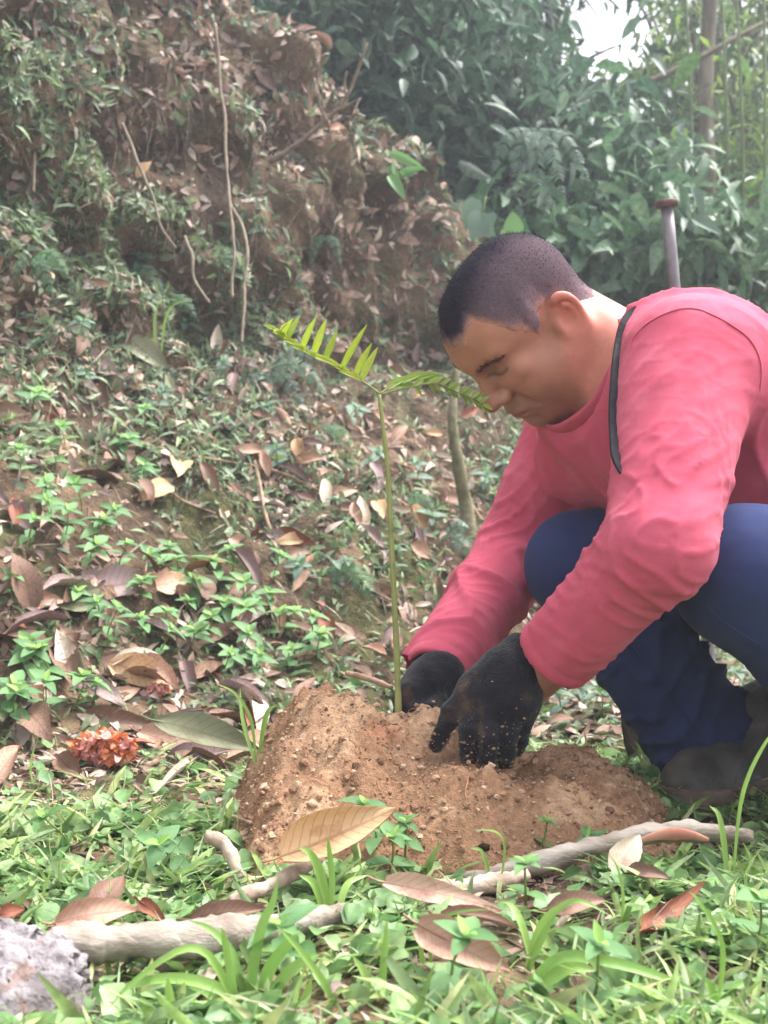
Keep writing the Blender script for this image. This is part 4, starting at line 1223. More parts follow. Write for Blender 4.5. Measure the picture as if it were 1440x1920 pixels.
    def onto(pts, lift, sink=0.0):
        out = []
        for j, (px, py) in enumerate(pts):
            e_ = min(j, len(pts) - 1 - j) / max(len(pts) * 0.14, 1); lf_ = lift - sink * max(0.0, 1 - e_)
            o = Vector((0, 0, CAMZ)); dv = Vector(P(px, py, 1.0)) - o; dv.normalize()
            hit, nn, _, _ = bv.ray_cast(o, dv)
            if hit is None: continue
            out.append(np.array(hit) + np.array(nn) * lf_)
        return np.array(out)
    # collar: a ribbed band standing round the neck opening
    e1 = np.cross(COLN, [0, 1, 0]); e1 /= np.linalg.norm(e1); e2 = np.cross(COLN, e1)
    na = 96; an = np.linspace(0, 2 * np.pi, na, endpoint=False)
    prof = [(0.0835, -0.016), (0.0860, -0.008), (0.0855, 0.004), (0.0830, 0.0085), (0.0805, 0.0070), (0.0795, -0.002), (0.0800, -0.016)]
    CV = []
    for a in an:
        wob = 0.0016 * math.sin(3 * a + 1) + 0.001 * math.sin(7 * a)
        for rr_, zz_ in prof:
            CV.append(COLC + (rr_ + wob) * (math.cos(a) * e1 + math.sin(a) * e2) + COLN * (zz_ + 0.0012 * math.sin(5 * a)))
    npf = len(prof); ii = np.arange(na)[:, None]; kk = np.arange(npf - 1)[None]; i2 = (ii + 1) % na
    CF = np.stack([ii * npf + kk, i2 * npf + kk, i2 * npf + kk + 1, ii * npf + kk + 1], -1).reshape(-1, 4)
    link('collar', np_mesh('collar', np.array(CV), CF), pink, shirt)
    # shoulder seam, a fine raised line
    seam = onto(spline(np.array([(1176, 700, 0), (1186, 640, 0), (1225, 600, 0), (1290, 578, 0), (1350, 598, 0), (1408, 640, 0), (1428, 700, 0), (1418, 780, 0)]), 40)[:, :2], 0.0004, 0.003)
    if len(seam) > 4:
        sv, sf = tube(spline(seam[::3], 50), 0.0013, 6); link('seam', np_mesh('seam', sv, sf), pink, shirt)
    # strap: flat webbing laid over the shirt
    sp = onto(spline(np.array([(1204, 566, 0), (1184, 588, 0), (1168, 622, 0), (1160, 690, 0), (1156, 760, 0), (1158, 820, 0), (1163, 862, 0), (1170, 890, 0)]), 26)[:, :2], 0.0032, 0.011)
    sp = spline(sp[::3], 40)
    T = np.gradient(sp, axis=0); T /= np.linalg.norm(T, axis=1, keepdims=True)
    cam_dir = np.array([0.25, -1, 0.15]); W_ = np.cross(T, cam_dir); W_ /= np.linalg.norm(W_, axis=1, keepdims=True)
    Nn = np.cross(W_, T); wd = np.interp(np.linspace(0, 1, 40), [0, 0.3, 1], [0.003, 0.0042, 0.0065])[:, None]
    ring = [sp - W_ * wd + Nn * 0.001, sp + W_ * wd + Nn * 0.001, sp + W_ * wd - Nn * 0.003, sp - W_ * wd - Nn * 0.003]
    SV = np.stack(ring, 1).reshape(-1, 3); i = np.arange(39)[:, None] * 4; k = np.arange(4)[None]; k2 = (k + 1) % 4
    SF = np.stack([i + k, i + k2, i + 4 + k2, i + 4 + k], -1).reshape(-1, 4)
    tag(link('shoulder_strap', np_mesh('shoulder_strap', SV, SF, smooth=False), black, root), 'narrow black strap over the near shoulder')
    # --- trousers
    h = 0.006
    V, F = surface(trouser_sdf, grid_axis(0.18, 0.99, h), grid_axis(1.33, 2.02, h), grid_axis(0.0, 0.50, h))
    N = vnormals(V, F); V = V + N * trouser_folds(V, N)[:, None]; V = relax(V, F, 1, 0.3)
    tr_ = link('trousers', np_mesh('trousers', V, F), navy, root)
    bv = BVHTree.FromPolygons([tuple(v) for v in V], [tuple(f) for f in F])
    for pth in (((1168, 1190), (1215, 1250), (1262, 1310), (1305, 1370), (1330, 1408)), ((1318, 1128), (1350, 1160), (1395, 1190), (1436, 1215)), ((1252, 1432), (1300, 1418), (1350, 1398), (1400, 1376))):
        sm = onto(spline(np.array([(a, b, 0) for a, b in pth]), 26)[:, :2], 0.0004, 0.002)
        if len(sm) > 6 and np.abs(np.diff(sm[:, 1])).max() < 0.04:
            sv, sf = tube(sm, 0.0011, 5); link('seam', np_mesh('seam', sv, sf), navy, tr_)
    # --- gloves
    h = 0.0026
    V, F = surface(glove_near, grid_axis(0.03, 0.23, h), grid_axis(1.42, 1.59, h), grid_axis(0.055, 0.265, h))
    N = vnormals(V, F); V = V + N * (0.0012 * fbm(V * 60, 3, 81) + 0.0005 * fbm(V * 330, 1, 82))[:, None]
    gl = tag(link('glove', np_mesh('glove', V, F), knit, root), 'black knit glove with fingers pushed into the soil')
    wt = sstep(0.16, 0.09, V[:, 2]) + 0.04; pk = r_.choice(len(V), 420, p=wt / wt.sum())
    cr_ = clods('soil_crumbs', V[pk] + N[pk] * 0.0006, 0.0007 * np.exp(r_.gumbel(0, 0.4, 420)).clip(0.5, 3.5), np.array([lin(160, 124, 98), lin(178, 142, 114), lin(140, 106, 84)])[r_.integers(0, 3, 420)], r_, soilm, gl); cr_['kind'] = 'stuff'
    V, F = surface(glove_far, grid_axis(0.0, 0.13, h), grid_axis(1.56, 1.72, h), grid_axis(0.07, 0.21, h))
    N = vnormals(V, F); V = V + N * (0.0012 * fbm(V * 60, 3, 83))[:, None]
    link('glove', np_mesh('glove', V, F), knit, root)
    # --- boots
    h = 0.005
    toe, heel = np.array([0.366, 1.660, 0.004]), np.array([0.566, 1.815, 0.004])
    V, F = surface(boot_sdf_factory(toe, heel, ANR), grid_axis(0.32, 0.66, h), grid_axis(1.56, 1.90, h), grid_axis(-0.01, 0.24, h))
    N = vnormals(V, F); V = V + N * (0.0016 * fbm(V * 30, 3, 91) - 0.003 * (1 - np.abs(fbm(V * np.array([28, 28, 12]), 2, 92))) ** 4)[:, None]
    bt = link('boot', np_mesh('boot', V, F), rubber, root)
    V, F = surface(sole_sdf_factory(toe, heel), grid_axis(0.32, 0.66, 0.004), grid_axis(1.56, 1.90, 0.004), grid_axis(-0.012, 0.06, 0.004))
    link('sole', np_mesh('sole', V, F), solem, bt)
    toe, heel = np.array([0.50, 1.47, 0.004]), np.array([0.74, 1.53, 0.004])
    V, F = surface(boot_sdf_factory(toe, heel, ANL), grid_axis(0.44, 0.81, h), grid_axis(1.38, 1.63, h), grid_axis(-0.01, 0.24, h))
    link('boot', np_mesh('boot', V, F), rubber, root)
    return root

def cloth_mat(name, stops, scale, weave, sheen, bs=0.35, bd=0.0012, wrinkle=0.0):
    m, nt, b, out = new_mat(name)
    tc = nd(nt, 'ShaderNodeTexCoord')
    nz = nd(nt, 'ShaderNodeTexNoise', i_Scale=scale, i_Detail=6.0, i_Roughness=0.65)
    nt.links.new(tc.outputs['Object'], nz.inputs['Vector'])
    c = ramp(nt, stops, nz.outputs['Fac']).outputs[0]
    n2 = nd(nt, 'ShaderNodeTexNoise', i_Scale=weave, i_Detail=2.0)
    nt.links.new(tc.outputs['Object'], n2.inputs['Vector'])
    c = mix(nt, c, ramp(nt, [(0.3, (0.84, 0.84, 0.84)), (0.7, (1.14, 1.14, 1.14))], n2.outputs['Fac']).outputs[0], 1.0, 'MULTIPLY')
    nt.links.new(c, b.inputs['Base Color'])
    b.inputs['Roughness'].default_value = 0.9
    b.inputs['Specular IOR Level'].default_value = 0.15
    b.inputs['Sheen Weight'].default_value = sheen
    b.inputs['Sheen Roughness'].default_value = 0.45
    bp = nd(nt, 'ShaderNodeBump', i_Strength=bs, i_Distance=bd)
    nt.links.new(n2.outputs['Fac'], bp.inputs['Height'])
    if wrinkle:                                              # fine creases: thin valleys of a warped noise
        n3 = nd(nt, 'ShaderNodeTexNoise', i_Scale=20.0, i_Detail=1.5, i_Roughness=0.5, i_Distortion=0.4)
        mp = nd(nt, 'ShaderNodeMapping'); mp.inputs['Scale'].default_value = (0.7, 0.7, 1.5); mp.inputs['Rotation'].default_value = (0, 0.6, 0)
        nt.links.new(tc.outputs['Object'], mp.inputs['Vector']); nt.links.new(mp.outputs[0], n3.inputs['Vector'])
        rp = ramp(nt, [(0.40, (0, 0, 0)), (0.49, (1, 1, 1)), (0.53, (0.9, 0.9, 0.9)), (0.66, (0, 0, 0))], n3.outputs['Fac'])
        b2 = nd(nt, 'ShaderNodeBump', i_Strength=wrinkle, i_Distance=0.004)
        nt.links.new(rp.outputs[0], b2.inputs['Height']); nt.links.new(bp.outputs[0], b2.inputs['Normal']); nt.links.new(b2.outputs[0], b.inputs['Normal'])
    else:
        nt.links.new(bp.outputs[0], b.inputs['Normal'])
    return m

build_person()

# ------------------------------------------------------------------ metal rod behind the person
steel = pmat('weathered_steel', [(0.3, lin(96, 90, 94)), (0.6, lin(128, 122, 126)), (0.8, lin(112, 88, 74))], 24, 6, rough=0.5, spec=0.5, metal=0.4, bump=(120, 0.2, 0.001))
rust = pmat('rusty_steel', [(0.3, lin(78, 60, 54)), (0.7, lin(120, 98, 90))], 30, 6, rough=0.7, metal=0.3, bump=(90, 0.4, 0.002))
RD = 2.45
a, b = P(1250, 384, RD), P(1344, 1262, RD)
b[2] = drop(b[0], b[1]) - 0.06
root = empty('metal_rod', tuple(b)); tag(root, 'upright metal rod with a flat round head standing behind the pink shoulder', 'rod')
v, f = tube(np.linspace(b, a, 12), 0.0118, 16); link('shaft', np_mesh('shaft', v, f), steel, root)
ax = (a - b) / np.linalg.norm(a - b)
v, f = tube(np.array([a - ax * 0.006, a - ax * 0.004, a + ax * 0.003, a + ax * 0.007, a + ax * 0.0085]), np.array([0.013, 0.0205, 0.0225, 0.0215, 0.017]), 24); link('head', np_mesh('head', v, f), rust, root)

# ------------------------------------------------------------------ the seedling being planted
M_sstem = pmat('seedling_stem', [(0.3, lin(122, 128, 74)), (0.7, lin(150, 152, 92))], 40, 4, rough=0.55, spec=0.35)
M_sleaf = leaf_mat('seedling_leaflet', [(0.0, lin(150, 170, 52)), (0.5, lin(166, 184, 62)), (1.0, lin(182, 196, 76))], veins=5, vein_col=lin(200, 205, 120), vein_amt=0.25, rough=0.45, spec=0.4, trans=0.4)
M_sleaf2 = leaf_mat('seedling_leaflet_deep', [(0.0, lin(136, 164, 72)), (0.5, lin(150, 176, 78)), (1.0, lin(164, 186, 88))], veins=5, vein_col=lin(160, 190, 110), vein_amt=0.25, rough=0.45, spec=0.4, trans=0.4)
SD = 1.585
stem_px = [(747, 1350), (745, 1250), (739, 1120), (733, 1000), (727, 880), (717, 790), (711, 740)]
spts = spline(np.array([P(x, y, SD) for x, y in stem_px]), 40)
seed = empty('seedling', tuple(spts[0])); tag(seed, 'slender young seedling with feathery yellow-green leaves rising from the soil heap', 'seedling')
nod = 1 + 0.18 * np.exp(-((np.linspace(0, 1, 40) - 0.93) / 0.012) ** 2)
v, f = tube(spts, np.linspace(0.0042, 0.0024, 40) * nod * (1 + 0.05 * np.sin(np.arange(40) * 0.9)), 10, rough=0.04); link('stem', np_mesh('stem', v, f), M_sstem, seed)
r_ = np.random.default_rng(31)
lt = leaf_tmpl(5, 'blade', 0.12, 0.22); ltm = [np_mesh('leaflet', lt[0] * [1, 1, 1], lt[1], None, lt[2]) for _ in range(2)]
ltm[0].materials.append(M_sleaf); ltm[1].materials.append(M_sleaf2)
def leaflet(parent, p0, p1, w, k, up=(0.1, -1, 0.4)):
    d = np.asarray(p1) - p0; L = np.linalg.norm(d)
    R = frames(d[None], np.array(up, float)[None])[0] * np.array([w, L, L])[None]
    o = bpy.data.objects.new('leaflet', ltm[k]); COL.objects.link(o); o.parent = parent
    M = Matrix([[*R[i], p0[i]] for i in range(3)] + [[0, 0, 0, 1]])
    o.matrix_basis = Matrix.Translation(-Vector(parent.location)) @ M if parent.location.length else M
    return o
def frond(px_pts, d0, d1, leaflets, k, width=0.009, rach=0.0014):
    pts = [P(x, y, d0 + (d1 - d0) * i / (len(px_pts) - 1)) for i, (x, y) in enumerate(px_pts)]
    fr = spline(np.array(pts), 24)
    v, f = tube(fr, np.linspace(rach, rach * 0.5, 24), 6)
    o = link('frond', np_mesh('frond', v, f), M_sstem, seed)
    o.matrix_parent_inverse = Matrix.Translation(-Vector(seed.location))
    for (t, dx, dy, dd, w) in leaflets:
        p0 = fr[int(t * 23)]; px0 = 720 + FPX * p0[0] / p0[1]; py0 = 960 - FPX * (p0[2] - CAMZ) / p0[1]
        lo = leaflet(o, p0, P(px0 + dx, py0 + dy, p0[1] + dd), w, k)
    return o
# left frond: leaflets standing up from a sloping rachis
lf = []
for t, L in ((0.26, 62), (0.33, 78), (0.42, 84), (0.54, 72), (0.64, 70), (0.74, 58), (0.82, 46), (0.88, 34), (0.93, 24)):
    L *= r_.uniform(0.86, 1.14); aj = r_.normal(0, 0.09)
    lf.append((t + r_.normal(0, 0.008), L * (0.42 + aj), -L * 0.92, r_.uniform(-0.03, 0.03), 0.0092 * (0.75 + L / 220) * r_.uniform(0.8, 1.15)))
    lf.append((t + 0.02, -L * 0.55, -L * 0.28, -0.015 + r_.uniform(-0.01, 0.01), 0.0085))
lf.append((0.99, -26, -12, 0.0, 0.006))
frond([(711, 738), (690, 722), (640, 690), (590, 668), (545, 638), (512, 614)], SD, SD - 0.03, lf, 0)
# right fronds: a short bunch and a long one that droops behind the face
lf = [(t, 46 * c, -10 + 34 * s, 0.01, 0.010) for t, c, s in ((0.25, .9, -.5), (0.4, .95, .35), (0.55, 1, -.4), (0.7, 1, .3), (0.85, 1, -.2), (0.98, 1.1, .05))]
frond([(712, 738), (735, 724), (765, 714), (790, 712)], SD, SD + 0.02, lf, 1)
lf = []
for t in np.linspace(0.3, 0.97, 11):
    lf += [(t, 16, 20, 0.01, 0.006), (t, 18, -13, 0.0, 0.006)]
lf.append((1.0, 20, 10, 0, 0.006))
frond([(712, 740), (760, 728), (815, 718), (845, 730), (880, 744), (905, 758)], SD, SD + 0.05, lf, 1)

# ------------------------------------------------------------------ dead leaves one can point to
DL = [
 # p0, p1, width px, lift, lean (0 flat .. 1 facing the camera), material, curl, bend, label
 ((528, 1604), (742, 1516), 130, 0.020, 0.72, 'tan', 1.5, -0.06, 'large pale tan dead leaf propped on the front of the soil heap'),
 ((784, 1732), (956, 1822), 96, 0.016, 0.95, 'pink', 1.1, -0.05, 'curled pinkish brown dead leaf lying in the foreground grass'),
 ((822, 1738), (968, 1762), 44, 0.010, 0.5, 'brown', 1.6, 0.10, 'dark brown rolled leaf just behind the pinkish foreground leaf'),
 ((722, 1654), (940, 1708), 54, 0.014, 0.7, 'pink', 0.8, 0.03, 'pale veined dead leaf lying against the broken grey branch'),
 ((1204, 1742), (1320, 1652), 56, 0.018, 0.9, 'rust', 1.3, -0.22, 'rust-red curled leaf with a ragged edge in the right foreground grass'),
 ((1026, 1706), (1136, 1688), 52, 0.014, 0.8, 'brown', 1.0, 0.08, 'dull brown leaf half sunk in grass under a grass blade'),
 ((1150, 1636), (1200, 1566), 60, 0.012, 0.9, 'pale', 0.9, 0.05, 'greyish pale leaf standing below the peeling branch at right'),
 ((1176, 1636), (1256, 1648), 44, 0.010, 0.6, 'brown', 1.2, 0.05, 'small dark brown leaf under the greyish pale one at right'),
 ((104, 1730), (262, 1706), 74, 0.022, 0.85, 'pink', 1.2, 0.06, 'brown folded leaf behind the left end of the white log'),
 ((176, 1716), (232, 1642), 60, 0.024, 0.9, 'brown', 0.9, 0.04, 'upright brown leaf tip behind the folded leaf by the white log'),
 ((262, 1690), (310, 1728), 34, 0.014, 0.8, 'rust', 1.0, 0.04, 'narrow reddish leaf right of the folded leaf behind the log'),
 ((356, 1724), (500, 1704), 52, 0.014, 0.8, 'brown', 1.0, 0.06, 'olive brown leaf lying along the back of the white log'),
 ((0, 1716), (46, 1704), 34, 0.012, 0.8, 'rust', 1.0, 0.05, 'small reddish leaf above the grey rock at the left edge'),
 ((150, 1352), (294, 1366), 62, 0.022, 0.75, 'brown', 1.2, 0.06, 'smooth brown arched leaf above the orange fungus'),
 ((292, 1352), (492, 1410), 74, 0.020, 0.65, 'dull_green', 0.9, 0.04, 'long grey-green dead leaf beside the left edge of the soil heap'),
 ((262, 1372), (392, 1428), 58, 0.016, 0.7, 'pink', 0.9, 0.03, 'pinkish brown leaf under the long grey-green dead leaf'),
 ((150, 1268), (300, 1240), 58, 0.020, 0.6, 'brown', 0.7, 0.04, 'brown leaf with insect holes left of the dark shrivelled leaf'),
 ((226, 1310), (352, 1262), 52, 0.024, 0.8, 'brown', 1.3, 0.06, 'rolled brown leaf below the one with insect holes'),
 ((196, 1330), (262, 1290), 44, 0.014, 0.7, 'pink', 1.2, 0.05, 'reddish brown leaf left of the small orange fungus'),
 ((340, 1240), (372, 1336), 46, 0.014, 0.6, 'mauve', 1.7, 0.08, 'dark shrivelled leaf between the brown litter and the green herbs'),
 ((152, 1316), (108, 1180), 62, 0.022, 0.8, 'pale', 1.1, 0.05, 'pale tan leaf hanging upright at left between the herbs'),
 ((-30, 1150), (118, 1128), 92, 0.020, 0.7, 'pink', 1.2, 0.05, 'large pinkish brown leaf at the left edge of the slope'),
 ((140, 1120), (286, 1086), 92, 0.016, 0.65, 'mauve', 0.9, 0.04, 'wide grey-brown leaf with dark midrib under the green herbs'),
 ((66, 664), (152, 776), 38, 0.018, 0.8, 'pink', 1.2, 0.07, 'long narrow pinkish leaf curving down the upper left slope'),
 ((208, 752), (266, 700), 62, 0.016, 0.8, 'pink', 0.7, 0.03, 'triangular pinkish leaf right of the long narrow one'),
 ((-20, 780), (70, 792), 62, 0.016, 0.7, 'brown', 0.9, 0.05, 'dark brown broken leaf at the left edge of the upper slope'),
 ((140, 676), (222, 702), 66, 0.018, 0.75, 'mauve', 1.1, 0.06, 'crumpled mauve-grey leaf on the upper left slope'),
 ((242, 636), (314, 692), 50, 0.016, 0.8, 'dull_green', 0.7, 0.02, 'grey-green fallen leaf above the triangular pinkish one'),
 ((404, 662), (410, 608), 24, 0.016, 0.9, 'pale', 0.7, 0.02, 'small whitish leaf standing below the hanging vine'),
 ((682, 1004), (676, 930), 34, 0.020, 0.9, 'pale', 0.9, 0.03, 'pale grey leaf hanging just left of the seedling stem'),
 ((556, 896), (618, 882), 30, 0.012, 0.8, 'pink', 0.8, 0.03, 'pale pink leaf on the litter left of the seedling stem'),
 ((600, 936), (672, 920), 34, 0.012, 0.7, 'pink', 1.0, 0.04, 'tan curled leaf below the pale pink one left of the stem'),
 ((376, 868), (414, 950), 40, 0.016, 0.7, 'brown', 1.5, 0.06, 'rolled reddish brown leaf in the middle of the slope'),
 ((244, 1474), (296, 1482), 52, 0.018, 0.9, 'brown', 0.9, 0.03, 'small round dark brown leaf right of the orange fungus'),
 ((770, 1196), (822, 1188), 30, 0.020, 0.7, 'dull_green', 0.9, 0.06, 'pale grey-green leaf curled behind the seedling stem'),
 ((1196, 1456), (1164, 1330), 50, 0.012, 0.9, 'mauve', 1.5, 0.04, 'dry grey-brown folded leaf standing against the navy trouser leg'),
 ((1216, 1458), (1188, 1366), 34, 0.020, 0.9, 'pale', 1.5, 0.03, 'pale dry leaf standing right beside the folded one at the trouser leg'),
 ((686, 1100), (752, 1130), 36, 0.014, 0.7, 'brown', 1.2, 0.04, 'brown leaf lying across behind the middle of the seedling stem'),
 ((770, 1020), (812, 1050), 36, 0.014, 0.7, 'pink', 1.0, 0.04, 'pinkish leaf on the litter right of the seedling stem'),
 ((500, 1000), (560, 1030), 34, 0.014, 0.7, 'mauve', 1.0, 0.04, 'greyish leaf on the bare litter right of the herb patch'),
 ((432, 1010), (500, 1070), 44, 0.014, 0.6, 'pink', 1.0, 0.05, 'pink-brown crumpled leaf above the right end of the herbs'),
 ((20, 940), (60, 1000), 40, 0.014, 0.7, 'mauve', 0.9, 0.04, 'mauve leaf at the left edge between herbs on the slope'),
 ((620, 1180), (690, 1200), 40, 0.014, 0.7, 'brown', 1.0, 0.04, 'brown leaf on the slope just above the soil heap'),
 ((980, 980), (930, 1000), 34, 0.014, 0.8, 'dull_green', 0.8, 0.04, 'dull green leaf beside the far pink sleeve'),
 ((300, 1498), (392, 1420), 30, 0.012, 0.5, 'pale', 1.9, 0.02, 'tan rolled leaf lying between the round brown leaf and the heap'),
 ((440, 700), (428, 760), 26, 0.012, 0.8, 'mauve', 1.0, 0.03, 'thin grey leaf hanging below the end of the vine'),
]
def dead_leaf(p0, p1, wpx, lift, lean, mk, curl, bend, label, seed):
    a, na = hitpx(*p0, lift); b, nb = hitpx(*p1, lift)
    dm = (a[1] + b[1]) / 2
    if abs(a[1] - b[1]) > 0.30:                              # keep both ends on the nearer piece of ground
        dm = min(a[1], b[1]) + 0.05; a = P(*p0, dm); b = P(*p1, dm)
    if lean > 0.55:                                          # an upright leaf does not follow the ground away from the camera
        da = dm + (a[1] - dm) * 0.45; db = dm + (b[1] - dm) * 0.45
        dn = min(da, db); a = P(*p0, da); b = P(*p1, db)
    if p0[1] > 1500:                                         # rests on top of the grass
        k_ = (dm - 0.11) / dm; a = np.array([0, 0, CAMZ]) + (a - [0, 0, CAMZ]) * k_; b = np.array([0, 0, CAMZ]) + (b - [0, 0, CAMZ]) * k_; dm -= 0.11
    ctr = (a + b) / 2; ax = b - a; L = np.linalg.norm(ax)
    n = (na + nb); n /= np.linalg.norm(n)
    up = (1 - lean) * n + lean * np.array([0.0, -0.85, 0.5])
    W = wpx * dm / FPX
    v, f, uv = big_leaf(L, W, ['ovate', 'lance', 'ovate'][seed % 3], curl, bend, np.random.default_rng(seed).uniform(-.5, .5), 0.07, 12, 6, seed, 0.06)
    me = np_mesh('dead_leaf', v, f, None, uv); me.materials.append(DEAD[mk])
    o = place('dead_leaf', me, None, ctr, ax, up)
    tag(o, label, 'dead leaf', 'dead leaves lying on the ground')
for i, a in enumerate(DL):
    dead_leaf(*a, 500 + i)

# smaller litter leaves, each its own object, shared meshes
var = []
for k in range(12):
    mk = ['brown', 'pink', 'mauve', 'brown', 'pale', 'brown', 'pink', 'tan', 'mauve', 'rust', 'brown', 'dull_green'][k]
    v, f, uv = big_leaf(1.0, r_.uniform(0.34, 0.6), ['ovate', 'lance'][k % 2], r_.uniform(0.6, 1.8), r_.uniform(-0.1, 0.16), r_.uniform(-.8, .8), 0.12, 7, 4, 800 + k, 0.08, stalk=False)
    me = np_mesh('litter_leaf', v, f, None, uv); me.materials.append(DEAD[mk]); var.append(me)
r_ = np.random.default_rng(41)
ZONES = [
 ((FS > -0.35) & (FS < 0.45) & (FPXY > 1090) & (FPXY < 1500) & (FPXX < 500) & ~((FPXX > 90) & (FPXX < 300) & (FPXY > 1370)), 46, 'large brown dead leaf in the litter heap left of the soil', 'large litter leaves at lower left'),
 ((FS > -0.1) & (FS < 0.95) & (FPXY > 880) & (FPXX < 640), 78, 'small curled dead leaf in the litter around the green herbs', 'litter leaves around the herbs'),
 ((FS > -0.1) & (FS < 0.95) & (FPXY > 640) & (FPXX >= 560) & (FPXX < 1040), 70, 'small curled dead leaf in the litter behind the seedling stem', 'litter leaves behind the seedling'),
 ((FS > 0.2) & (FS < 1.02) & (FPXY <= 880) & (FPXX < 600), 52, 'small dry leaf caught in the moss of the upper left slope', 'litter leaves on the upper slope'),
 ((FS > 1.12) & (FS < 1.5) & (FPXX > 250) & (FPXX < 900) & (FPXY > 40), 60, 'pale dry leaf in the litter along the crest of the bank', 'litter leaves along the bank crest'),
 ((FS < -0.05) & (FCEN[:, 1] > 1.75) & (FPXX > 1000) & (FPXX < 1440), 22, 'small dead leaf on the ground behind the navy trouser leg', 'litter leaves behind the trouser leg')]
for mask, n, lab, grp in ZONES:
    pos, nn = sample(n, mask.astype(float), r_)
    for p, q in zip(pos, nn):
        L = r_.uniform(0.035, 0.085) * (1.45 if 'herbs' in lab and r_.random() < 0.45 else 1.7 if 'large' in lab else 1.0)
        al = np.cross(q, r_.normal(0, 1, 3)) + 0.25 * r_.normal(0, 1, 3)
        up = q + r_.normal(0, 0.45, 3) + np.array([0, -0.35, 0.1])
        o = place('dead_leaf', var[r_.integers(0, 12)], None, p + q * 0.010 + np.array([0, -0.006, 0.006]), al, up, L)
        tag(o, lab, 'dead leaf', grp)

# ------------------------------------------------------------------ logs, branches, sticks
wood_w = pmat('bleached_bark', [(0.28, lin(74, 62, 52)), (0.42, lin(130, 118, 106)), (0.58, lin(166, 156, 145)), (0.78, lin(196, 188, 180))], 22, 9, rough=0.85, spec=0.25, bump=(60, 0.9, 0.006), stretch=(0.35, 1, 1))
wood_p = pmat('grey_bark', [(0.3, lin(130, 104, 88)), (0.55, lin(184, 164, 146)), (0.75, lin(210, 196, 182))], 30, 8, rough=0.85, spec=0.25, bump=(80, 0.8, 0.004))
inner_r = pmat('red_inner_bark', [(0.3, lin(150, 96, 80)), (0.7, lin(188, 134, 112))], 30, 5, rough=0.8)
def stick(name, pxs, radii, mat, label, cat='stick', group=None, lift=None, sides=12, rough=0.1, n=26, dep=None, seed=1):
    pts = []
    for i, (x, y) in enumerate(pxs):
        if dep is not None:
            pts.append(P(x, y, dep[i]))
        else:
            pts.append(hitpx(x, y)[0])
    pts = np.array(pts); rr = np.interp(np.linspace(0, 1, n), np.linspace(0, 1, len(radii)), radii)
    sp = spline(pts, n)
    sp += np.array([0, 0, 1.0]) * ((rr * 0.6) if lift is None else lift)[:, None] if not np.isscalar(lift) else np.array([0, 0, lift])
    r3 = np.random.default_rng(seed)
    rr = rr * (1 + 0.10 * np.sin(np.linspace(0, 14, n) + seed) + 0.05 * r3.normal(0, 1, n))
    v, f = tube(sp, rr, sides, rough=rough, seed=seed)
    nn_ = vnormals(v, f[0]); hh = np.mean(radii)
    v = v + nn_ * (hh * (0.16 * fbm(v * 45, 3, seed + 60) + 0.10 * fbm(v * 160, 2, seed + 61)))[:, None]
    o = link(name, np_mesh(name, v, f), mat)
    tag(o, label, cat, group)
    return o, sp
log, _ = stick('fallen_log', [(96, 1772), (200, 1766), (330, 1762), (450, 1748), (560, 1728), (680, 1702)], [0.0130, 0.0165, 0.0155, 0.0145, 0.0145, 0.0125, 0.0100, 0.0055], wood_w, 'white weathered branch lying left to right in the foreground grass', 'branch', dep=[1.04, 1.05, 1.065, 1.09, 1.12, 1.16], lift=0.0, n=60, sides=18, rough=0.055)
stick('fallen_branch', [(860, 1652), (930, 1640), (1010, 1618), (1100, 1590), (1200, 1566), (1300, 1560), (1412, 1568)], [0.0060, 0.0095, 0.0100, 0.0098, 0.0105, 0.0105, 0.0065], wood_w, 'pale branch with peeling reddish bark at the right front of the heap', 'branch', dep=[1.30, 1.30, 1.305, 1.32, 1.34, 1.34, 1.33], lift=0.0, n=50, sides=14, rough=0.06, seed=3)
# its peeling strip of bark
tp = [P(x, y, d) for x, y, d in ((1192, 1578, 1.322), (1240, 1566, 1.32), (1290, 1566, 1.318), (1330, 1576, 1.316))]
v, f = tube(spline(np.array(tp), 14), np.interp(np.linspace(0, 1, 14), [0, .5, 1], [0.002, 0.0075, 0.002]), 8); v[:, 1] = 1.32 + (v[:, 1] - 1.32) * 0.45
link('bark_strip', np_mesh('bark_strip', v, f), inner_r, bpy.data.objects['fallen_branch'])
stick('fallen_branch', [(716, 1668), (790, 1668), (860, 1664), (940, 1652), (990, 1640)], [0.0055, 0.0085, 0.0090, 0.0095, 0.006], wood_p, 'short grey broken branch at the foot of the soil heap', 'branch', dep=[1.25, 1.255, 1.26, 1.27, 1.28], lift=0.0, n=36, rough=0.08, seed=4)
stick('fallen_branch', [(430, 1690), (490, 1668), (545, 1640), (600, 1606)], [0.0065, 0.0075, 0.0075, 0.0060], wood_p, 'brown branch slanting up from the grass to the tan leaf', 'branch', dep=[1.21, 1.225, 1.245, 1.27], lift=0.0, n=30, rough=0.07, seed=5)
stick('stick', [(384, 1568), (420, 1580), (436, 1610), (450, 1648)], [0.0060, 0.0072, 0.0065, 0.0055], wood_p, 'short crooked brown stick upright in the grass left of the heap', dep=[1.33, 1.33, 1.31, 1.30], lift=0.0, n=24, rough=0.08, seed=6)
stick('stick', [(270, 1450), (310, 1436), (352, 1424)], [0.0050, 0.0055, 0.0045], M_twig, 'short grey stick right of the orange fungus', lift=0.010, n=14, seed=7)
stick('stick', [(190, 1512), (300, 1518), (400, 1536), (470, 1560)], [0.0028, 0.003, 0.0028, 0.002], M_twig, 'long thin pale twig below the orange fungus', lift=0.010, n=24, seed=8)
stick('stick', [(250, 1490), (290, 1520), (330, 1550)], [0.0026, 0.0026, 0.002], M_twig, 'short thin twig crossing the long pale twig', lift=0.012, n=12, seed=9)
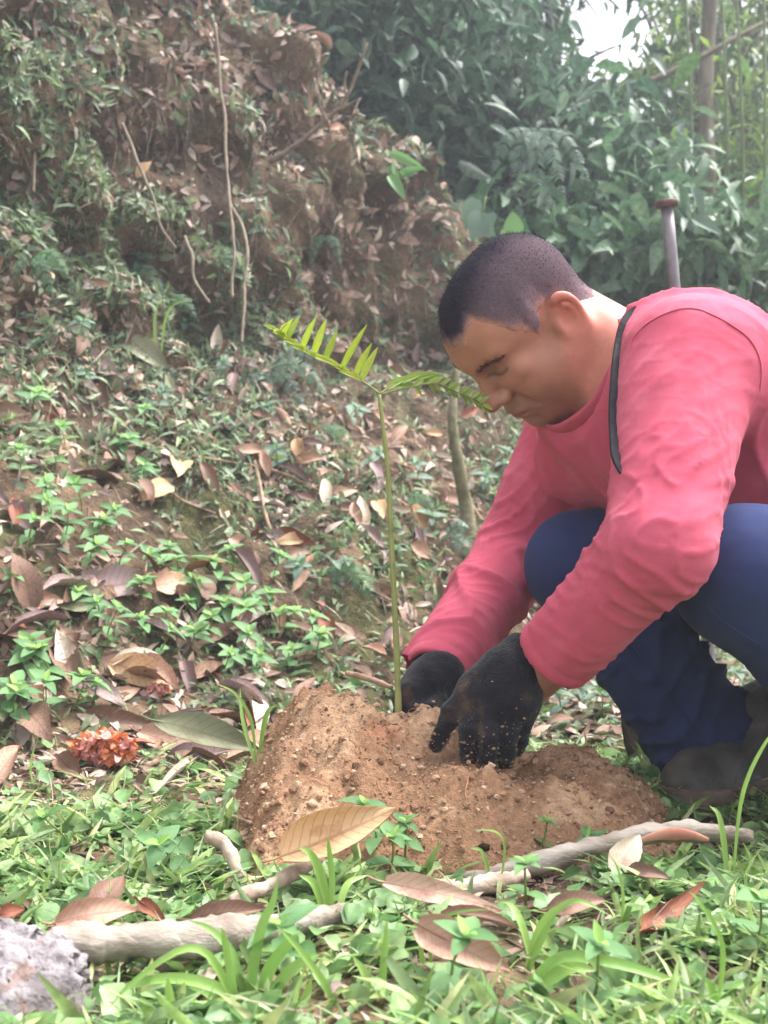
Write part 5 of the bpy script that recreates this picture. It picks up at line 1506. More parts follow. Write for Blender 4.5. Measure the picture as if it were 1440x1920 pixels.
stick('stick', [(650, 1290), (690, 1300), (735, 1318)], [0.0042, 0.0046, 0.004], M_twig, 'brown twig behind the crest of the soil heap', lift=0.02, n=14, dep=[1.78, 1.76, 1.74], seed=10)
stick('stick', [(478, 880), (488, 930), (500, 990), (512, 1020)], [0.0035, 0.0045, 0.004, 0.003], M_twig, 'bent tan stick standing on the slope above the herbs', lift=0.02, n=18, seed=11)
stick('stick', [(360, 872), (440, 884), (520, 900), (600, 936)], [0.0030, 0.003, 0.0028, 0.002], M_twig, 'long thin grey stick lying across the middle of the slope', lift=0.02, n=24, seed=12)
stick('stick', [(252, 948), (300, 932), (350, 960), (404, 980)], [0.0025, 0.003, 0.0028, 0.002], M_twig, 'thin yellowish twig across the litter above the herbs', lift=0.02, n=20, seed=13)
stick('stick', [(862, 930), (890, 970), (910, 1000)], [0.004, 0.0045, 0.004], M_twig, 'grey twig at the foot of the mossy trunk', lift=0.02, n=14, seed=14)
stick('stick', [(915, 1000), (935, 965), (962, 945)], [0.0035, 0.0035, 0.003], M_twig, 'curved grey twig against the far pink sleeve', lift=0.02, n=14, seed=15)
stick('stick', [(1040, 1752), (1070, 1716), (1090, 1690)], [0.0022, 0.0024, 0.002], wood_p, 'thin pale twig poking out of the foreground grass', lift=0.004, n=12, dep=[1.13, 1.135, 1.14], seed=16)

# ------------------------------------------------------------------ rock at the lower left
def rock_sdf(Q):
    d = ell(Q, (-0.335, 1.00, -0.012), (0.110, 0.10, 0.058))
    d = smin(d, ell(Q, (-0.298, 0.985, -0.02), (0.075, 0.09, 0.046)), 0.03)
    d = d - 0.012 * fbm(Q * 22, 3, 401) - 0.008 * (1 - np.abs(fbm(Q * 42, 3, 402))) - 0.004 * fbm(Q * 110, 2, 403)
    return d
V, F = surface(rock_sdf, grid_axis(-0.50, -0.17, 0.0042), grid_axis(0.86, 1.13, 0.0042), grid_axis(-0.08, 0.12, 0.0042))
N = vnormals(V, F); V = V + N * (0.0035 * fbm(V * 190, 2, 404) - 0.004 * sstep(0.35, 0.6, fbm(V * 80, 2, 405)))[:, None]
rc = sstep(-0.2, 0.4, fbm(V * 26, 4, 406))[:, None]; cv = sstep(0.25, 0.6, fbm(V * 60, 3, 407))[:, None] * 0.7
col = (np.array(lin(116, 109, 110)) * (1 - rc) + np.array(lin(152, 145, 148)) * rc); col = col * (1 - cv) + np.array(lin(128, 102, 88)) * cv
rm = pmat('pitted_rock', [(0.3, (0.7, 0.68, 0.68)), (0.6, (1.05, 1.05, 1.05)), (0.8, (1.2, 1.2, 1.2))], 90, 8, rough=0.92, spec=0.2, attr=True, bump=(170, 0.9, 0.006))
tag(link('rock', np_mesh('rock', V, F, col), rm), 'rough pitted grey-lilac rock at the lower left corner beside the white branch', 'rock')

# ------------------------------------------------------------------ orange fungus clumps
fm = pmat('orange_fungus', [(0.3, (0.75, 0.7, 0.7)), (0.7, (1.2, 1.15, 1.1))], 90, 6, rough=0.6, spec=0.4, attr=True, sss=0.1, bump=(160, 0.4, 0.003))
def fungus(px, py, R, n, label, seed, pinkness=0.4):
    r_ = np.random.default_rng(seed)
    c, nn = hitpx(px, py, R * 0.4)
    root = empty('fungus', tuple(c)); tag(root, label, 'fungus', 'orange fungus in the litter')
    for k in range(n):
        d = r_.normal(0, 1, 3); d /= np.linalg.norm(d); d[1] = -abs(d[1]) * 0.9; d[2] = d[2] * 0.8 + 0.15
        p = c + d * R * np.array([1.1, 0.8, 0.75]) * r_.uniform(0.45, 1)
        s = R * r_.uniform(0.20, 0.36)
        v, f, uv = big_leaf(s * 1.6, s * 1.5, 'round', r_.uniform(0.6, 1.3), r_.uniform(-.1, .2), r_.uniform(-1, 1), 0.35, 8, 8, seed * 50 + k, 0.12, stalk=False)
        inn = r_.random() < pinkness and np.linalg.norm((p - c) / R) < 0.95
        col = np.array(lin(228, 160, 150) if inn else lin(222, 136, 92)) * r_.uniform(0.8, 1.15)
        me = np_mesh('lobe', v, f, np.tile(col, (len(v), 1)), uv); me.materials.append(fm)
        place('lobe', me, None, p, np.cross(d, r_.normal(0, 1, 3)), d + r_.normal(0, 0.5, 3), 1.0, root)
fungus(196, 1428, 0.042, 95, 'large ruffled orange and pink fungus clump at left', 3)
fungus(292, 1306, 0.022, 36, 'small reddish fungus clump under the rolled brown leaves', 5, 0.7)
fungus(776, 1226, 0.020, 32, 'small orange fungus clump beside the far pink cuff', 7, 0.0)

# ------------------------------------------------------------------ hanging vines, roots, dead twig
def vine(pxs, deps, r0, r1, label, mat=None, name='vine', cat='vine', seed=1):
    pts = spline(np.array([P(x, y, d) for (x, y), d in zip(pxs, deps)]), 50)
    r3 = np.random.default_rng(seed); pts += 0.006 * np.stack([fbm(pts * 9 + k, 2, seed + k) for k in range(3)], 1)
    v, f = tube(pts, np.linspace(r0, r1, 50) * (1 + 0.12 * r3.normal(0, 1, 50)), 7)
    o = link(name, np_mesh(name, v, f), mat or M_vine); tag(o, label, cat, 'vines and roots hanging down the bank'); return o
vine([(404, 40), (412, 120), (420, 230), (428, 330), (436, 420), (440, 500), (438, 560)], [3.30, 3.28, 3.22, 3.15, 3.08, 3.02, 2.98], 0.0050, 0.0035, 'pale vine hanging down the middle of the bank')
vine([(430, 380), (452, 420), (464, 470), (462, 540), (456, 610), (454, 640)], [3.12, 3.08, 3.04, 3.0, 2.96, 2.94], 0.0050, 0.0035, 'thinner vine branching right off the pale one')
vine([(232, 230), (260, 300), (280, 360), (300, 420), (330, 470)], [3.25, 3.2, 3.15, 3.12, 3.1], 0.0045, 0.003, 'dark root slanting down the upper left bank')
vine([(60, 40), (66, 150), (70, 260), (62, 360)], [3.25, 3.2, 3.1, 3.05], 0.006, 0.004, 'bundle of grey roots hanging at the upper left edge', seed=5)
vine([(344, 440), (356, 480), (362, 520), (392, 568)], [3.1, 3.05, 3.02, 2.98], 0.0045, 0.0035, 'short stick leaning over the black hollow in the bank', seed=9)
tw = empty('dead_twig', tuple(P(505, 305, 3.5))); tag(tw, 'bare forked dead twig sticking up from the bank crest', 'twig')
def twp(pxs, d0, d1, r0, r1):
    pts = spline(np.array([P(x, y, d0 + (d1 - d0) * i / (len(pxs) - 1)) for i, (x, y) in enumerate(pxs)]), 20)
    v, f = tube(pts, np.linspace(r0, r1, 20) * (1 + 0.08 * np.sin(np.arange(20) * 2.1)), 7); link('branch', np_mesh('branch', v, f), M_vine, tw)
twp([(505, 305), (560, 268), (610, 226), (645, 190), (668, 140), (688, 80)], 3.5, 3.4, 0.0075, 0.0035)
twp([(612, 226), (600, 200), (597, 175)], 3.44, 3.42, 0.0045, 0.003)
twp([(630, 208), (655, 196), (676, 184)], 3.43, 3.40, 0.004, 0.0025)
twp([(650, 184), (646, 160), (650, 134)], 3.43, 3.42, 0.004, 0.0025)
twp([(674, 186), (668, 200), (672, 216)], 3.40, 3.39, 0.003, 0.002)

# slim mossy trunk on the slope behind the seedling
mossy = pmat('mossy_bark', [(0.3, lin(84, 86, 58)), (0.5, lin(118, 112, 86)), (0.66, lin(150, 142, 122)), (0.8, lin(216, 216, 208))], 22, 7, rough=0.9, bump=(70, 0.9, 0.006))
pb = [hitpx(884, 1016)[0], None]; dd = pb[0][1]
mt = spline(np.array([P(884, 1020, dd), P(870, 930, dd - .01), P(856, 850, dd - .03), P(848, 780, dd - .02), P(856, 700, dd), P(850, 620, dd + .05)]), 24)
v, f = tube(mt, np.linspace(0.019, 0.006, 24) , 12, rough=0.16); tag(link('mossy_trunk', np_mesh('mossy_trunk', v, f), mossy), 'slim mossy sapling trunk on the slope right of the seedling', 'trunk')

# ------------------------------------------------------------------ herbs with whorled leaves on the slope
hv = [leaf_tmpl(5, 'ovate', b, fo) for b, fo in ((0.18, 0.22), (0.32, 0.15), (0.05, 0.3))]
H_g = [np_mesh('leaf', v, f, None, u) for v, f, u in hv]; H_y = [np_mesh('leaf', v, f, None, u) for v, f, u in hv]
for m_ in H_g: m_.materials.append(M_green)
for m_ in H_y: m_.materials.append(M_young)
H_d = [np_mesh('leaf', v, f, None, u) for v, f, u in hv]
for m_ in H_d: m_.materials.append(M_dark)
def leaf_part(parent, me, p0, along, up, L, W):
    R = frames(np.asarray(along, float)[None], np.asarray(up, float)[None])[0] * np.array([W, L, L])[None]
    o = bpy.data.objects.new('leaf', me); COL.objects.link(o); o.parent = parent
    o.matrix_basis = Matrix([[*R[i], p0[i]] for i in range(3)] + [[0, 0, 0, 1]])
    return o
def herb(base, nrm, h, lab, grp, r_, tiers=2, size=0.034, meshes=(None, None), wid=0.52, name='herb_plant'):
    root = empty(name, tuple(base)); tag(root, lab, 'plant', grp)
    lean = nrm * 0.5 + np.array([0, -0.25, 0.8]) + r_.normal(0, 0.18, 3); lean /= np.linalg.norm(lean)
    top = lean * h
    pts = spline(np.array([np.zeros(3) - lean * 0.01, top * 0.5 + r_.normal(0, 0.006, 3), top]), 8)
    v, f = tube(pts, np.linspace(0.0016, 0.0010, 8), 5, caps=False)
    link('stem', np_mesh('stem', v, f), M_stem, root, local=True)
    a0 = r_.uniform(0, 6.28)
    e1 = np.cross(lean, [1, 0.2, 0]); e1 /= np.linalg.norm(e1); e2 = np.cross(lean, e1)
    for t in range(tiers):
        hh = pts[int(7 * (0.55 + 0.45 * t / max(tiers - 1, 1)))] if tiers > 1 else top
        last = t == tiers - 1
        nl = 2 if not last else 4
        for k in range(nl):
            a = a0 + t * 1.57 + k * 6.283 / nl + r_.normal(0, 0.15)
            out = math.cos(a) * e1 + math.sin(a) * e2
            big = size * r_.uniform(0.85, 1.2) * (1.0 if not (last and k % 2) else 0.8)
            leaf_part(root, meshes[0][r_.integers(0, 3)], hh, out + lean * r_.uniform(0.0, 0.35), lean + r_.normal(0, 0.12, 3), big, big * wid)
    for k in range(2):                                       # the young pair at the tip
        a = a0 + 0.8 + k * 3.14
        out = math.cos(a) * e1 + math.sin(a) * e2
        s = size * r_.uniform(0.42, 0.6)
        leaf_part(root, meshes[1][r_.integers(0, 3)], top + lean * 0.002, out + lean * 0.9, lean - out * 0.3, s, s * 0.5)
    return root
r_ = np.random.default_rng(51)
hp = [(185, 985), (210, 960), (262, 780), (238, 820), (120, 815), (100, 850), (268, 870), (60, 740), (85, 940), (70, 905), (150, 930), (50, 1000), (110, 990),
      (280, 1040), (310, 1030), (225, 1050), (330, 1060), (370, 1085), (395, 1065), (130, 1110), (180, 1130), (270, 1120), (300, 1160), (340, 1125), (250, 1165),
      (450, 1105), (445, 1150), (480, 1130), (500, 1105), (520, 1160), (410, 1130), (540, 1140), (575, 1165), (590, 1195), (460, 1190), (410, 1230), (480, 1230), (430, 1045),
      (60, 1210), (50, 1240), (100, 1240), (70, 1310), (130, 1300), (170, 1290), (35, 1330), (200, 1180), (20, 1080), (30, 870), (160, 1040), (285, 1210), (355, 1185), (545, 1215), (390, 1175), (510, 1060), (15, 1290)]
ORD = ['first', 'second', 'third', 'fourth', 'fifth', 'sixth', 'seventh', 'eighth', 'ninth', 'tenth', 'eleventh', 'twelfth', 'thirteenth']
def row_labels(pts, what, nrow):
    ys = sorted(y for x, y in pts); n = len(pts); cut = [ys[min(n - 1, round(n * (k + 1) / nrow) - 1)] for k in range(nrow)]
    row = [next(k for k in range(nrow) if y <= cut[k]) for x, y in pts]
    out = []
    for i, (x, y) in enumerate(pts):
        r = sorted(q[0] + q[1] * 1e-4 for q, w in zip(pts, row) if w == row[i]).index(x + y * 1e-4)
        out.append('%s, %s from left in %s row from top' % (what, ORD[r], ORD[row[i]]))
    return out
hl = row_labels(hp, 'bright green whorled herb', 9)
for i, (x, y) in enumerate(hp):
    p, n = hitpx(x + 4, y + 34, 0.0)
    sz = r_.uniform(0.028, 0.040)
    lab = hl[i]
    herb(p, n, r_.uniform(0.035, 0.075), lab, 'herbs on the left of the slope' if x < 320 else 'herbs nearer the soil heap', r_, 2 + (i % 3 == 0), sz, (H_g, H_y))
# darker small herbs elsewhere on the slope and behind the person
dp = [(160, 700), (90, 660), (300, 745), (420, 800), (520, 850), (640, 960), (700, 860), (560, 1060), (640, 1075), (745, 1060), (800, 980), (780, 880), (905, 900), (940, 860), (905, 640), (880, 560), (650, 780), (500, 780), (350, 620), (200, 560), (100, 520), (260, 480), (420, 680), (150, 620), (1180, 1290), (1130, 1330), (1090, 1300), (1400, 1250), (1380, 1290), (1050, 1330), (1410, 1190)]
dl = row_labels([q for q in dp if q[0] < 1000], 'small dull green slope herb', 5) + row_labels([q for q in dp if q[0] >= 1000], 'small dull herb behind the legs', 2)
for i, (x, y) in enumerate(dp):
    p, n = hitpx(x, y + 20, 0.0)
    lab = dl[i]
    herb(p, n, r_.uniform(0.03, 0.06), lab, 'dull herbs on the slope' if x < 1000 else 'dull herbs behind the legs', r_, 2, r_.uniform(0.03, 0.045), (H_d, H_g))

# ------------------------------------------------------------------ single showy leaves
for px, py, dx, dy, w, mt, lab in [
    (962, 440, 0, -42, 40, M_green, 'bright round green leaf just above the cropped head'),
    (730, 330, 30, 40, 22, M_green, 'bright yellow-green leaf hanging right of the bank crest'),
    (1300, 410, 55, 25, 28, M_dark, 'large grey-green leaf right of the metal rod'),
    (905, 400, -20, 45, 46, M_dark, 'drooping bluish leaf left of the bright round leaf')]:
    d = 4.0 if px > 800 else 3.45
    a, b = P(px, py, d), P(px + dx, py + dy, d - 0.03)
    rt = empty('leaf_sprig', tuple(a)); tag(rt, lab, 'leaf', 'single leaves against the forest')
    v, f, u = leaf_tmpl(8, 'ovate', 0.15, 0.25)
    me = np_mesh('leaf', v, f, None, u); me.materials.append(mt)
    leaf_part(rt, me, np.zeros(3), b - a, (0.1, -1, 0.3), np.linalg.norm(b - a), w * d / FPX)
    rl = np.random.default_rng(px)
    for k in range(4):
        dv = (b - a) * rl.uniform(0.5, 0.85) + rl.normal(0, 0.035, 3)
        leaf_part(rt, me, rl.normal(0, 0.03, 3) + np.array([0, 0.03, -0.02 * (1 if dy < 0 else -1)]), dv, rl.normal(0, 0.6, 3) + np.array([0.1, -1, 0.4]), np.linalg.norm(dv), w * d / FPX * 0.8)
    dn = 1 if dy < 0 else -1
    q = np.array([[0, 0, 0], [0.01, 0.02, -0.05 * dn], [0.015, 0.05, -0.06 * dn], [0.02, 0.09, -0.07 * dn]])
    v, f = tube(spline(q, 10), np.linspace(0.0012, 0.003, 10), 5); link('stalk', np_mesh('stalk', v, f), M_stem, rt, local=True)

# ------------------------------------------------------------------ ferns
def fern(px, py, fronds, lab, mat=M_fern, scale=1.0, dep=None, name='fern'):
    c = hitpx(px, py)[0] if dep is None else P(px, py, dep)
    root = empty(name, tuple(c)); tag(root, lab, 'fern', 'ferns on the slope')
    for (dx, dy, dd, wpx) in fronds:
        d = c[1]; e = P(px + dx, py + dy, d + dd) - c
        L = np.linalg.norm(e); up = np.array([0.15, -0.9, 0.45])
        m_ = e * 0.55 + np.array([0, -0.02, 0.22 * L])
        sp = spline(np.array([np.zeros(3), m_, e]), 30)
        T_ = np.gradient(sp, axis=0); T_ /= np.linalg.norm(T_, axis=1, keepdims=True)
        S = np.cross(T_, up); S /= np.linalg.norm(S, axis=1, keepdims=True)
        idx = np.linspace(3, 29, 22).astype(int); tt = np.linspace(0, 1, 22)
        wl = wpx * d / FPX * 0.5 * np.sin(np.pi * np.clip(0.12 + 0.88 * tt, 0, 0.97)) ** 0.8
        pos = np.concatenate([sp[idx], sp[idx]]); al = np.concatenate([S[idx] + 0.45 * T_[idx], -S[idx] + 0.45 * T_[idx]]); al[:, 2] -= 0.15
        LL = np.concatenate([wl, wl]); ups = np.tile(up, (44, 1)) + rng.normal(0, .15, (44, 3))
        v, f, cc, u = leaf_batch(pos, al, ups, LL, np.full(44, max(L * 0.024, 0.003)), np.ones((44, 3)), leaf_tmpl(3, 'lance', 0.25, 0.2))
        tv, tf = tube(sp, np.linspace(0.0013, 0.0005, 30), 4, caps=False)
        me = np_mesh('frond', np.concatenate([v, tv]), np.concatenate([f, tf[0] + len(v)]), None, np.concatenate([u, np.tile([.5, .5], (len(tv), 1))]))
        link('frond', me, mat, root, local=True)
    return root
fern(500, 690, [(110, -10, -.05, 40), (115, 50, -.05, 42), (80, 110, -.06, 40), (10, 120, -.05, 36), (-50, 80, -.05, 34)], 'blue-green fern below the left frond of the seedling', M_dark)
fern(600, 800, [(70, 60, -.04, 40), (40, 30, -.03, 30)], 'pale green fern halfway up left of the seedling stem', M_fern)
fern(620, 1060, [(90, 80, -.05, 56), (60, 30, -.05, 40), (20, 70, -.05, 34)], 'fern frond arching towards the lower seedling stem', M_fern)
fern(830, 1010, [(60, 40, -.04, 44), (-30, 60, -.04, 34), (50, -20, -.02, 36)], 'fern on the slope right of the seedling stem', M_dark)
fern(760, 930, [(60, 40, -.04, 34), (-50, 20, -.04, 30), (30, 60, -.04, 30)], 'small fern behind the middle of the seedling stem', M_fern)
fern(60, 480, [(70, 40, -.05, 40), (-40, 50, -.05, 36), (40, 80, -.05, 40)], 'fern on the mossy ledge at the far left', M_fern)
fern(250, 500, [(60, 60, -.05, 36), (-50, 50, -.05, 36), (10, 80, -.05, 34)], 'fern on the mossy ledge below the dark root', M_fern)
fern(310, 560, [(60, 40, -.05, 36), (-60, 40, -.05, 36), (-20, 70, -.05, 34)], 'fern on the ledge left of the black hollow', M_fern)
fern(610, 440, [(30, 60, -.05, 30), (-30, 60, -.05, 30)], 'small fern hanging from the bank right of the vines', M_fern)
fern(1000, 240, [(60, 150, -.1, 46), (-40, 140, -.1, 44), (10, 165, -.1, 44), (110, 110, -.1, 40), (-80, 90, -.1, 36)], 'grey-green palm-like fronds hanging above the head', M_dark, dep=4.6, name='hanging_fern')

# ------------------------------------------------------------------ uncountable cover: moss, shreds of litter, hanging rootlets, grass
def cover(name, label, cat, n, weight, Lr, wr, pal, seed, shape='lance', upright=0.5, bend=0.4, nl=2, lift=0.002, var=(0.75, 1.25), hang=False, mat=None, jit=0.8, tilt=0.5):
    r_ = np.random.default_rng(seed)
    pos, nn = sample(n, weight.astype(float), r_)
    n = len(pos)
    tang = np.cross(nn, r_.normal(0, 1, (n, 3)))
    tang /= np.linalg.norm(tang, axis=1, keepdims=True)
    if hang:
        al = np.array([0.15, -0.35, -1.0]) + r_.normal(0, 0.22, (n, 3)); up = nn + r_.normal(0, 0.3, (n, 3))
    else:
        al = tang + nn * r_.normal(upright, jit * 0.5, (n, 1)); up = nn + r_.normal(0, tilt, (n, 3))
    L = r_.uniform(*Lr, n); W = L * r_.uniform(*wr, n)
    pal = np.array(pal); cols = pal[r_.integers(0, len(pal), n)] * r_.uniform(*var, (n, 1))
    v, f, c, u = leaf_batch(pos + nn * lift, al, up, L, W, cols, leaf_tmpl(nl, shape, bend, 0.2))
    o = link(name, np_mesh(name, v, f, c, u), mat or M_leafmass); tag(o, label, cat, kind='stuff'); return o
pz = FCEN
def fnoise(s, seed, lo, hi): return sstep(lo, hi, fbm(pz * s, 3, seed))
SLOPE = (FS > -0.12) & (FS < 1.0); BANK = (FS >= 0.92) & (FS < 1.75)
M_litter = leaf_mat('litter_mass', None, attr=True, vein_amt=0.0, rough=0.75, spec=0.2, trans=0.12)
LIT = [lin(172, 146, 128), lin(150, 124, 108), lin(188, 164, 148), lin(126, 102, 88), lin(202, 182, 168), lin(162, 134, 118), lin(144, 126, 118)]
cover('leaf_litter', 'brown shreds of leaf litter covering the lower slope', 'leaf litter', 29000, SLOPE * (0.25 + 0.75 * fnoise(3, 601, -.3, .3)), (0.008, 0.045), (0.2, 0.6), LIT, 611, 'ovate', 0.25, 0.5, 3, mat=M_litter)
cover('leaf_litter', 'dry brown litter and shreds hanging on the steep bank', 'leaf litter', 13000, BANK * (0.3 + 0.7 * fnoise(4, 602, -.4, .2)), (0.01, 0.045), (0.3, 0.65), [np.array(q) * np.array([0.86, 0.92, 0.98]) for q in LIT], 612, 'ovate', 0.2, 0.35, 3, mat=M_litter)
cover('leaf_litter', 'pale dry leaves and straw heaped along the crest of the bank', 'leaf litter', 5000, BANK * (FS > 1.18) * (FS < 1.55) * (FPXX > 300), (0.02, 0.065), (0.3, 0.6), [lin(176, 152, 138), lin(150, 124, 110), lin(196, 176, 164), lin(130, 104, 92)], 613, 'ovate', 0.35, 0.3, 3, mat=M_litter)
STRAW = [lin(164, 148, 130), lin(138, 120, 104), lin(184, 168, 150), lin(114, 98, 86)]
cover('rootlets', 'fine hanging rootlets and dry stems on the bank face', 'roots', 6500, BANK * (FS < 1.5) * (0.2 + 0.8 * fnoise(3, 603, -.2, .4)), (0.03, 0.14), (0.006, 0.013), STRAW, 614, 'blade', hang=True, nl=3, bend=0.2, mat=M_litter)
cover('dry_straw', 'dry straw and thin stems scattered over the slope', 'straw', 6000, SLOPE * 1.0, (0.02, 0.09), (0.020, 0.045), STRAW, 615, 'blade', 0.45, 0.3, 3, mat=M_litter)
MOSS = [lin(108, 126, 90), lin(126, 142, 102), lin(94, 112, 80), lin(142, 154, 120), lin(116, 136, 110)]
cover('moss_cover', 'mossy tiny-leaved green cover over slope and ledge', 'moss', 38000, (SLOPE | (BANK & (FS < 1.12))) * (0.06 + fnoise(2.4, 604, -.2, .25)) * (0.6 + 1.2 * (FPXY < 760)), (0.010, 0.034), (0.25, 0.55), MOSS, 616, 'ovate', 0.8, 0.4, 2)
cover('moss_cover', 'green leaves and moss growing on the steep bank', 'moss', 22000, BANK * (0.2 + fnoise(3.2, 605, -.3, .25)), (0.012, 0.050), (0.25, 0.5), MOSS + [lin(84, 110, 84)], 617, 'ovate', 0.5, 0.4, 2)
cover('slope_herbage', 'low grey-green herbage matting the upper left slope', 'herbage', 9000, (SLOPE | (BANK & (FS < 1.1))) * (FPXY < 900) * (0.25 + fnoise(2.6, 607, -.3, .2)) * (0.35 + (FPXX < 480)), (0.018, 0.050), (0.18, 0.34), [lin(134, 154, 118), lin(148, 166, 130), lin(118, 138, 102), lin(164, 178, 144), lin(138, 162, 106)], 631, 'lance', 0.9, 0.5, 3)
cover('slope_herbage', 'low green herbage between the litter of the lower slope', 'herbage', 6500, SLOPE * (FPXY >= 850) * (0.05 + fnoise(2.2, 608, 0, .3)), (0.014, 0.040), (0.2, 0.4), [lin(112, 142, 92), lin(128, 156, 104), lin(98, 128, 80), lin(142, 166, 118)], 632, 'ovate', 0.8, 0.5, 3)
cover('ground_cover', 'small green leaves covering the ground behind the legs', 'ground cover', 8000, ((FS < 0.1) & (FCEN[:, 1] > 1.75) & (FCEN[:, 1] < 5) & (FPXX > 560)) * 1.0, (0.010, 0.034), (0.35, 0.7), MOSS + [lin(96, 138, 74)], 618, 'ovate', 0.5, 0.4, 2)
cover('leaf_litter', 'brown litter on the flat ground behind the legs', 'leaf litter', 5000, ((FS < 0.1) & (FCEN[:, 1] > 1.75) & (FCEN[:, 1] < 5) & (FPXX > 560)) * 1.0, (0.012, 0.05), (0.25, 0.6), LIT, 619, 'ovate', 0.2, 0.5, 3, mat=M_litter)
# foreground lawn
FLAT = (FS < -0.02) & (FCEN[:, 1] < 1.95)
GR = [lin(136, 164, 92), lin(152, 178, 104), lin(120, 148, 82), lin(168, 190, 120), lin(142, 166, 114), lin(160, 182, 134), lin(172, 180, 122)]
yy = FCEN[:, 1]
def near_line(pts, up_, dn_):
    xs_ = [a for a, b in pts]; yl = np.interp(FPXX, xs_, [b for a, b in pts])
    return (FPXX > xs_[0] - 20) & (FPXX < xs_[-1] + 20) & (FPXY > yl - up_) & (FPXY < yl + dn_)
CLEAR = np.ones(len(FCEN))
for pts, u1, d1 in (([(100, 1770), (330, 1762), (450, 1748), (680, 1702)], 20, 120), ([(716, 1668), (860, 1664), (1010, 1618), (1200, 1566), (1412, 1568)], 20, 75),
                    ([(786, 1750), (960, 1800)], 50, 90), ([(1208, 1738), (1316, 1690)], 40, 70), ([(430, 1690), (545, 1640), (700, 1580)], 60, 60), ([(0, 1750), (210, 1850)], 100, 200)):
    CLEAR = np.where(near_line(pts, u1, d1), CLEAR * 0.22, CLEAR)
litter_zone = sstep(1.50, 1.62, yy) * (FPXX < 480)
gd = CLEAR * FLAT * (1 - 0.93 * litter_zone) * (0.14 + 0.86 * fnoise(7, 606, -.25, .2))
cover('grass', 'short broad-bladed green grass over the foreground', 'grass', 9000, gd, (0.022, 0.060), (0.10, 0.22), GR, 621, 'blade', 0.75, 0.45, 4, mat=M_leafmass)
cover('grass', 'fine short grass stems between the broad blades', 'grass', 9500, gd, (0.015, 0.045), (0.05, 0.10), GR + [lin(150, 160, 96)], 622, 'blade', 1.0, 0.5, 3, mat=M_leafmass)
cover('clover', 'small round clover-like leaves low in the foreground grass', 'clover', 10500, gd, (0.010, 0.028), (0.7, 1.0), [lin(120, 158, 98), lin(136, 170, 110), lin(104, 142, 88), lin(152, 182, 124)], 623, 'round', 0.3, 0.2, 3, lift=0.010, mat=M_leafmass)
cover('leaf_litter', 'brown bits of litter and straw between the grass', 'leaf litter', 4500, FLAT * (0.35 + 0.65 * litter_zone), (0.008, 0.032), (0.1, 0.5), LIT, 624, 'ovate', 0.2, 0.4, 3, mat=M_litter)
cover('dry_straw', 'thin dry stems lying in the foreground grass', 'straw', 1600, FLAT * 1.0, (0.02, 0.08), (0.02, 0.04), STRAW, 625, 'blade', 0.2, 0.2, 3, mat=M_litter)

# ------------------------------------------------------------------ tall grass blades in the foreground, tuft by tuft
def blade_mesh(pts, w, up):
    sp = spline(np.array(pts), 16); T_ = np.gradient(sp, axis=0); T_ /= np.linalg.norm(T_, axis=1, keepdims=True)
    S = np.cross(T_, up); S /= np.linalg.norm(S, axis=1, keepdims=True); Nn = np.cross(S, T_)
    t = np.linspace(0, 1, 16); ww = w * 0.5 * np.clip(0.45 + 1.6 * t, 0, 1) * np.clip(1 - t ** 3, 0.02, 1)
    V = np.stack([sp - S * ww[:, None] + Nn * (ww * 0.35)[:, None], sp, sp + S * ww[:, None] + Nn * (ww * 0.35)[:, None]], 1).reshape(-1, 3)
    i = np.arange(15)[:, None] * 3; k = np.array([[0, 1]])
    F = np.stack([i + k, i + k + 1, i + k + 4, i + k + 3], -1).reshape(-1, 4)
    UV = np.stack([np.tile([0, .5, 1], 16), np.repeat(t, 3)], 1)
    return V, F, UV
def tuft(label, d, blades, w=0.011):
    bx, by = blades[0][0]
    c = P(bx, by, d); c[2] = drop(c[0], c[1])
    root = empty('grass_tuft', tuple(c)); tag(root, label, 'grass tuft', 'tall grass tufts in the foreground')
    for j, bl in enumerate(blades):
        dj = [d + (0.03 * ((j * 7) % 5 - 2) / 2) * i / (len(bl) - 1) for i in range(len(bl))]
        pts = [P(x, y, q) for (x, y), q in zip(bl, dj)]
        pts[0][2] = min(pts[0][2], drop(pts[0][0], pts[0][1]) + 0.002)
        V, F, UV = blade_mesh(pts, w * (0.62 + 0.09 * ((j * 3) % 5)), (0.2, -0.8, 0.6))
        me = np_mesh('blade', V - c, F, None, UV); link('blade', me, M_blade, root, local=True)
tuft('tuft of long arching grass blades right of the rock', 0.99, [
    [(470, 1930), (440, 1880), (390, 1790), (330, 1785), (240, 1850), (205, 1890)], [(460, 1930), (420, 1860), (330, 1835), (240, 1850), (180, 1900)],
    [(480, 1920), (450, 1840), (430, 1780), (390, 1740), (350, 1725)], [(486, 1925), (500, 1830), (540, 1770), (560, 1750)], [(478, 1925), (470, 1850), (490, 1740), (512, 1690), (522, 1640)],
    [(470, 1925), (440, 1870), (420, 1760), (410, 1740)], [(492, 1925), (520, 1850), (570, 1800), (600, 1790)], [(450, 1930), (400, 1870), (360, 1850), (300, 1842)]])
tuft('upright yellow-green blade crossing the foreground centre', 0.97, [[(640, 1930), (610, 1850), (560, 1780), (512, 1728)], [(540, 1935), (570, 1880), (585, 1830)]], 0.010)
tuft('short pale broad blade standing by the bottom edge', 0.95, [[(325, 1960), (322, 1900), (315, 1850), (312, 1832)], [(300, 1960), (280, 1900), (262, 1870)]], 0.012)
tuft('upright green blades left of the pinkish foreground leaf', 1.0, [[(712, 1920), (715, 1850), (722, 1770), (726, 1720)], [(705, 1920), (690, 1840), (660, 1790)], [(720, 1920), (760, 1870), (800, 1850)]], 0.011)
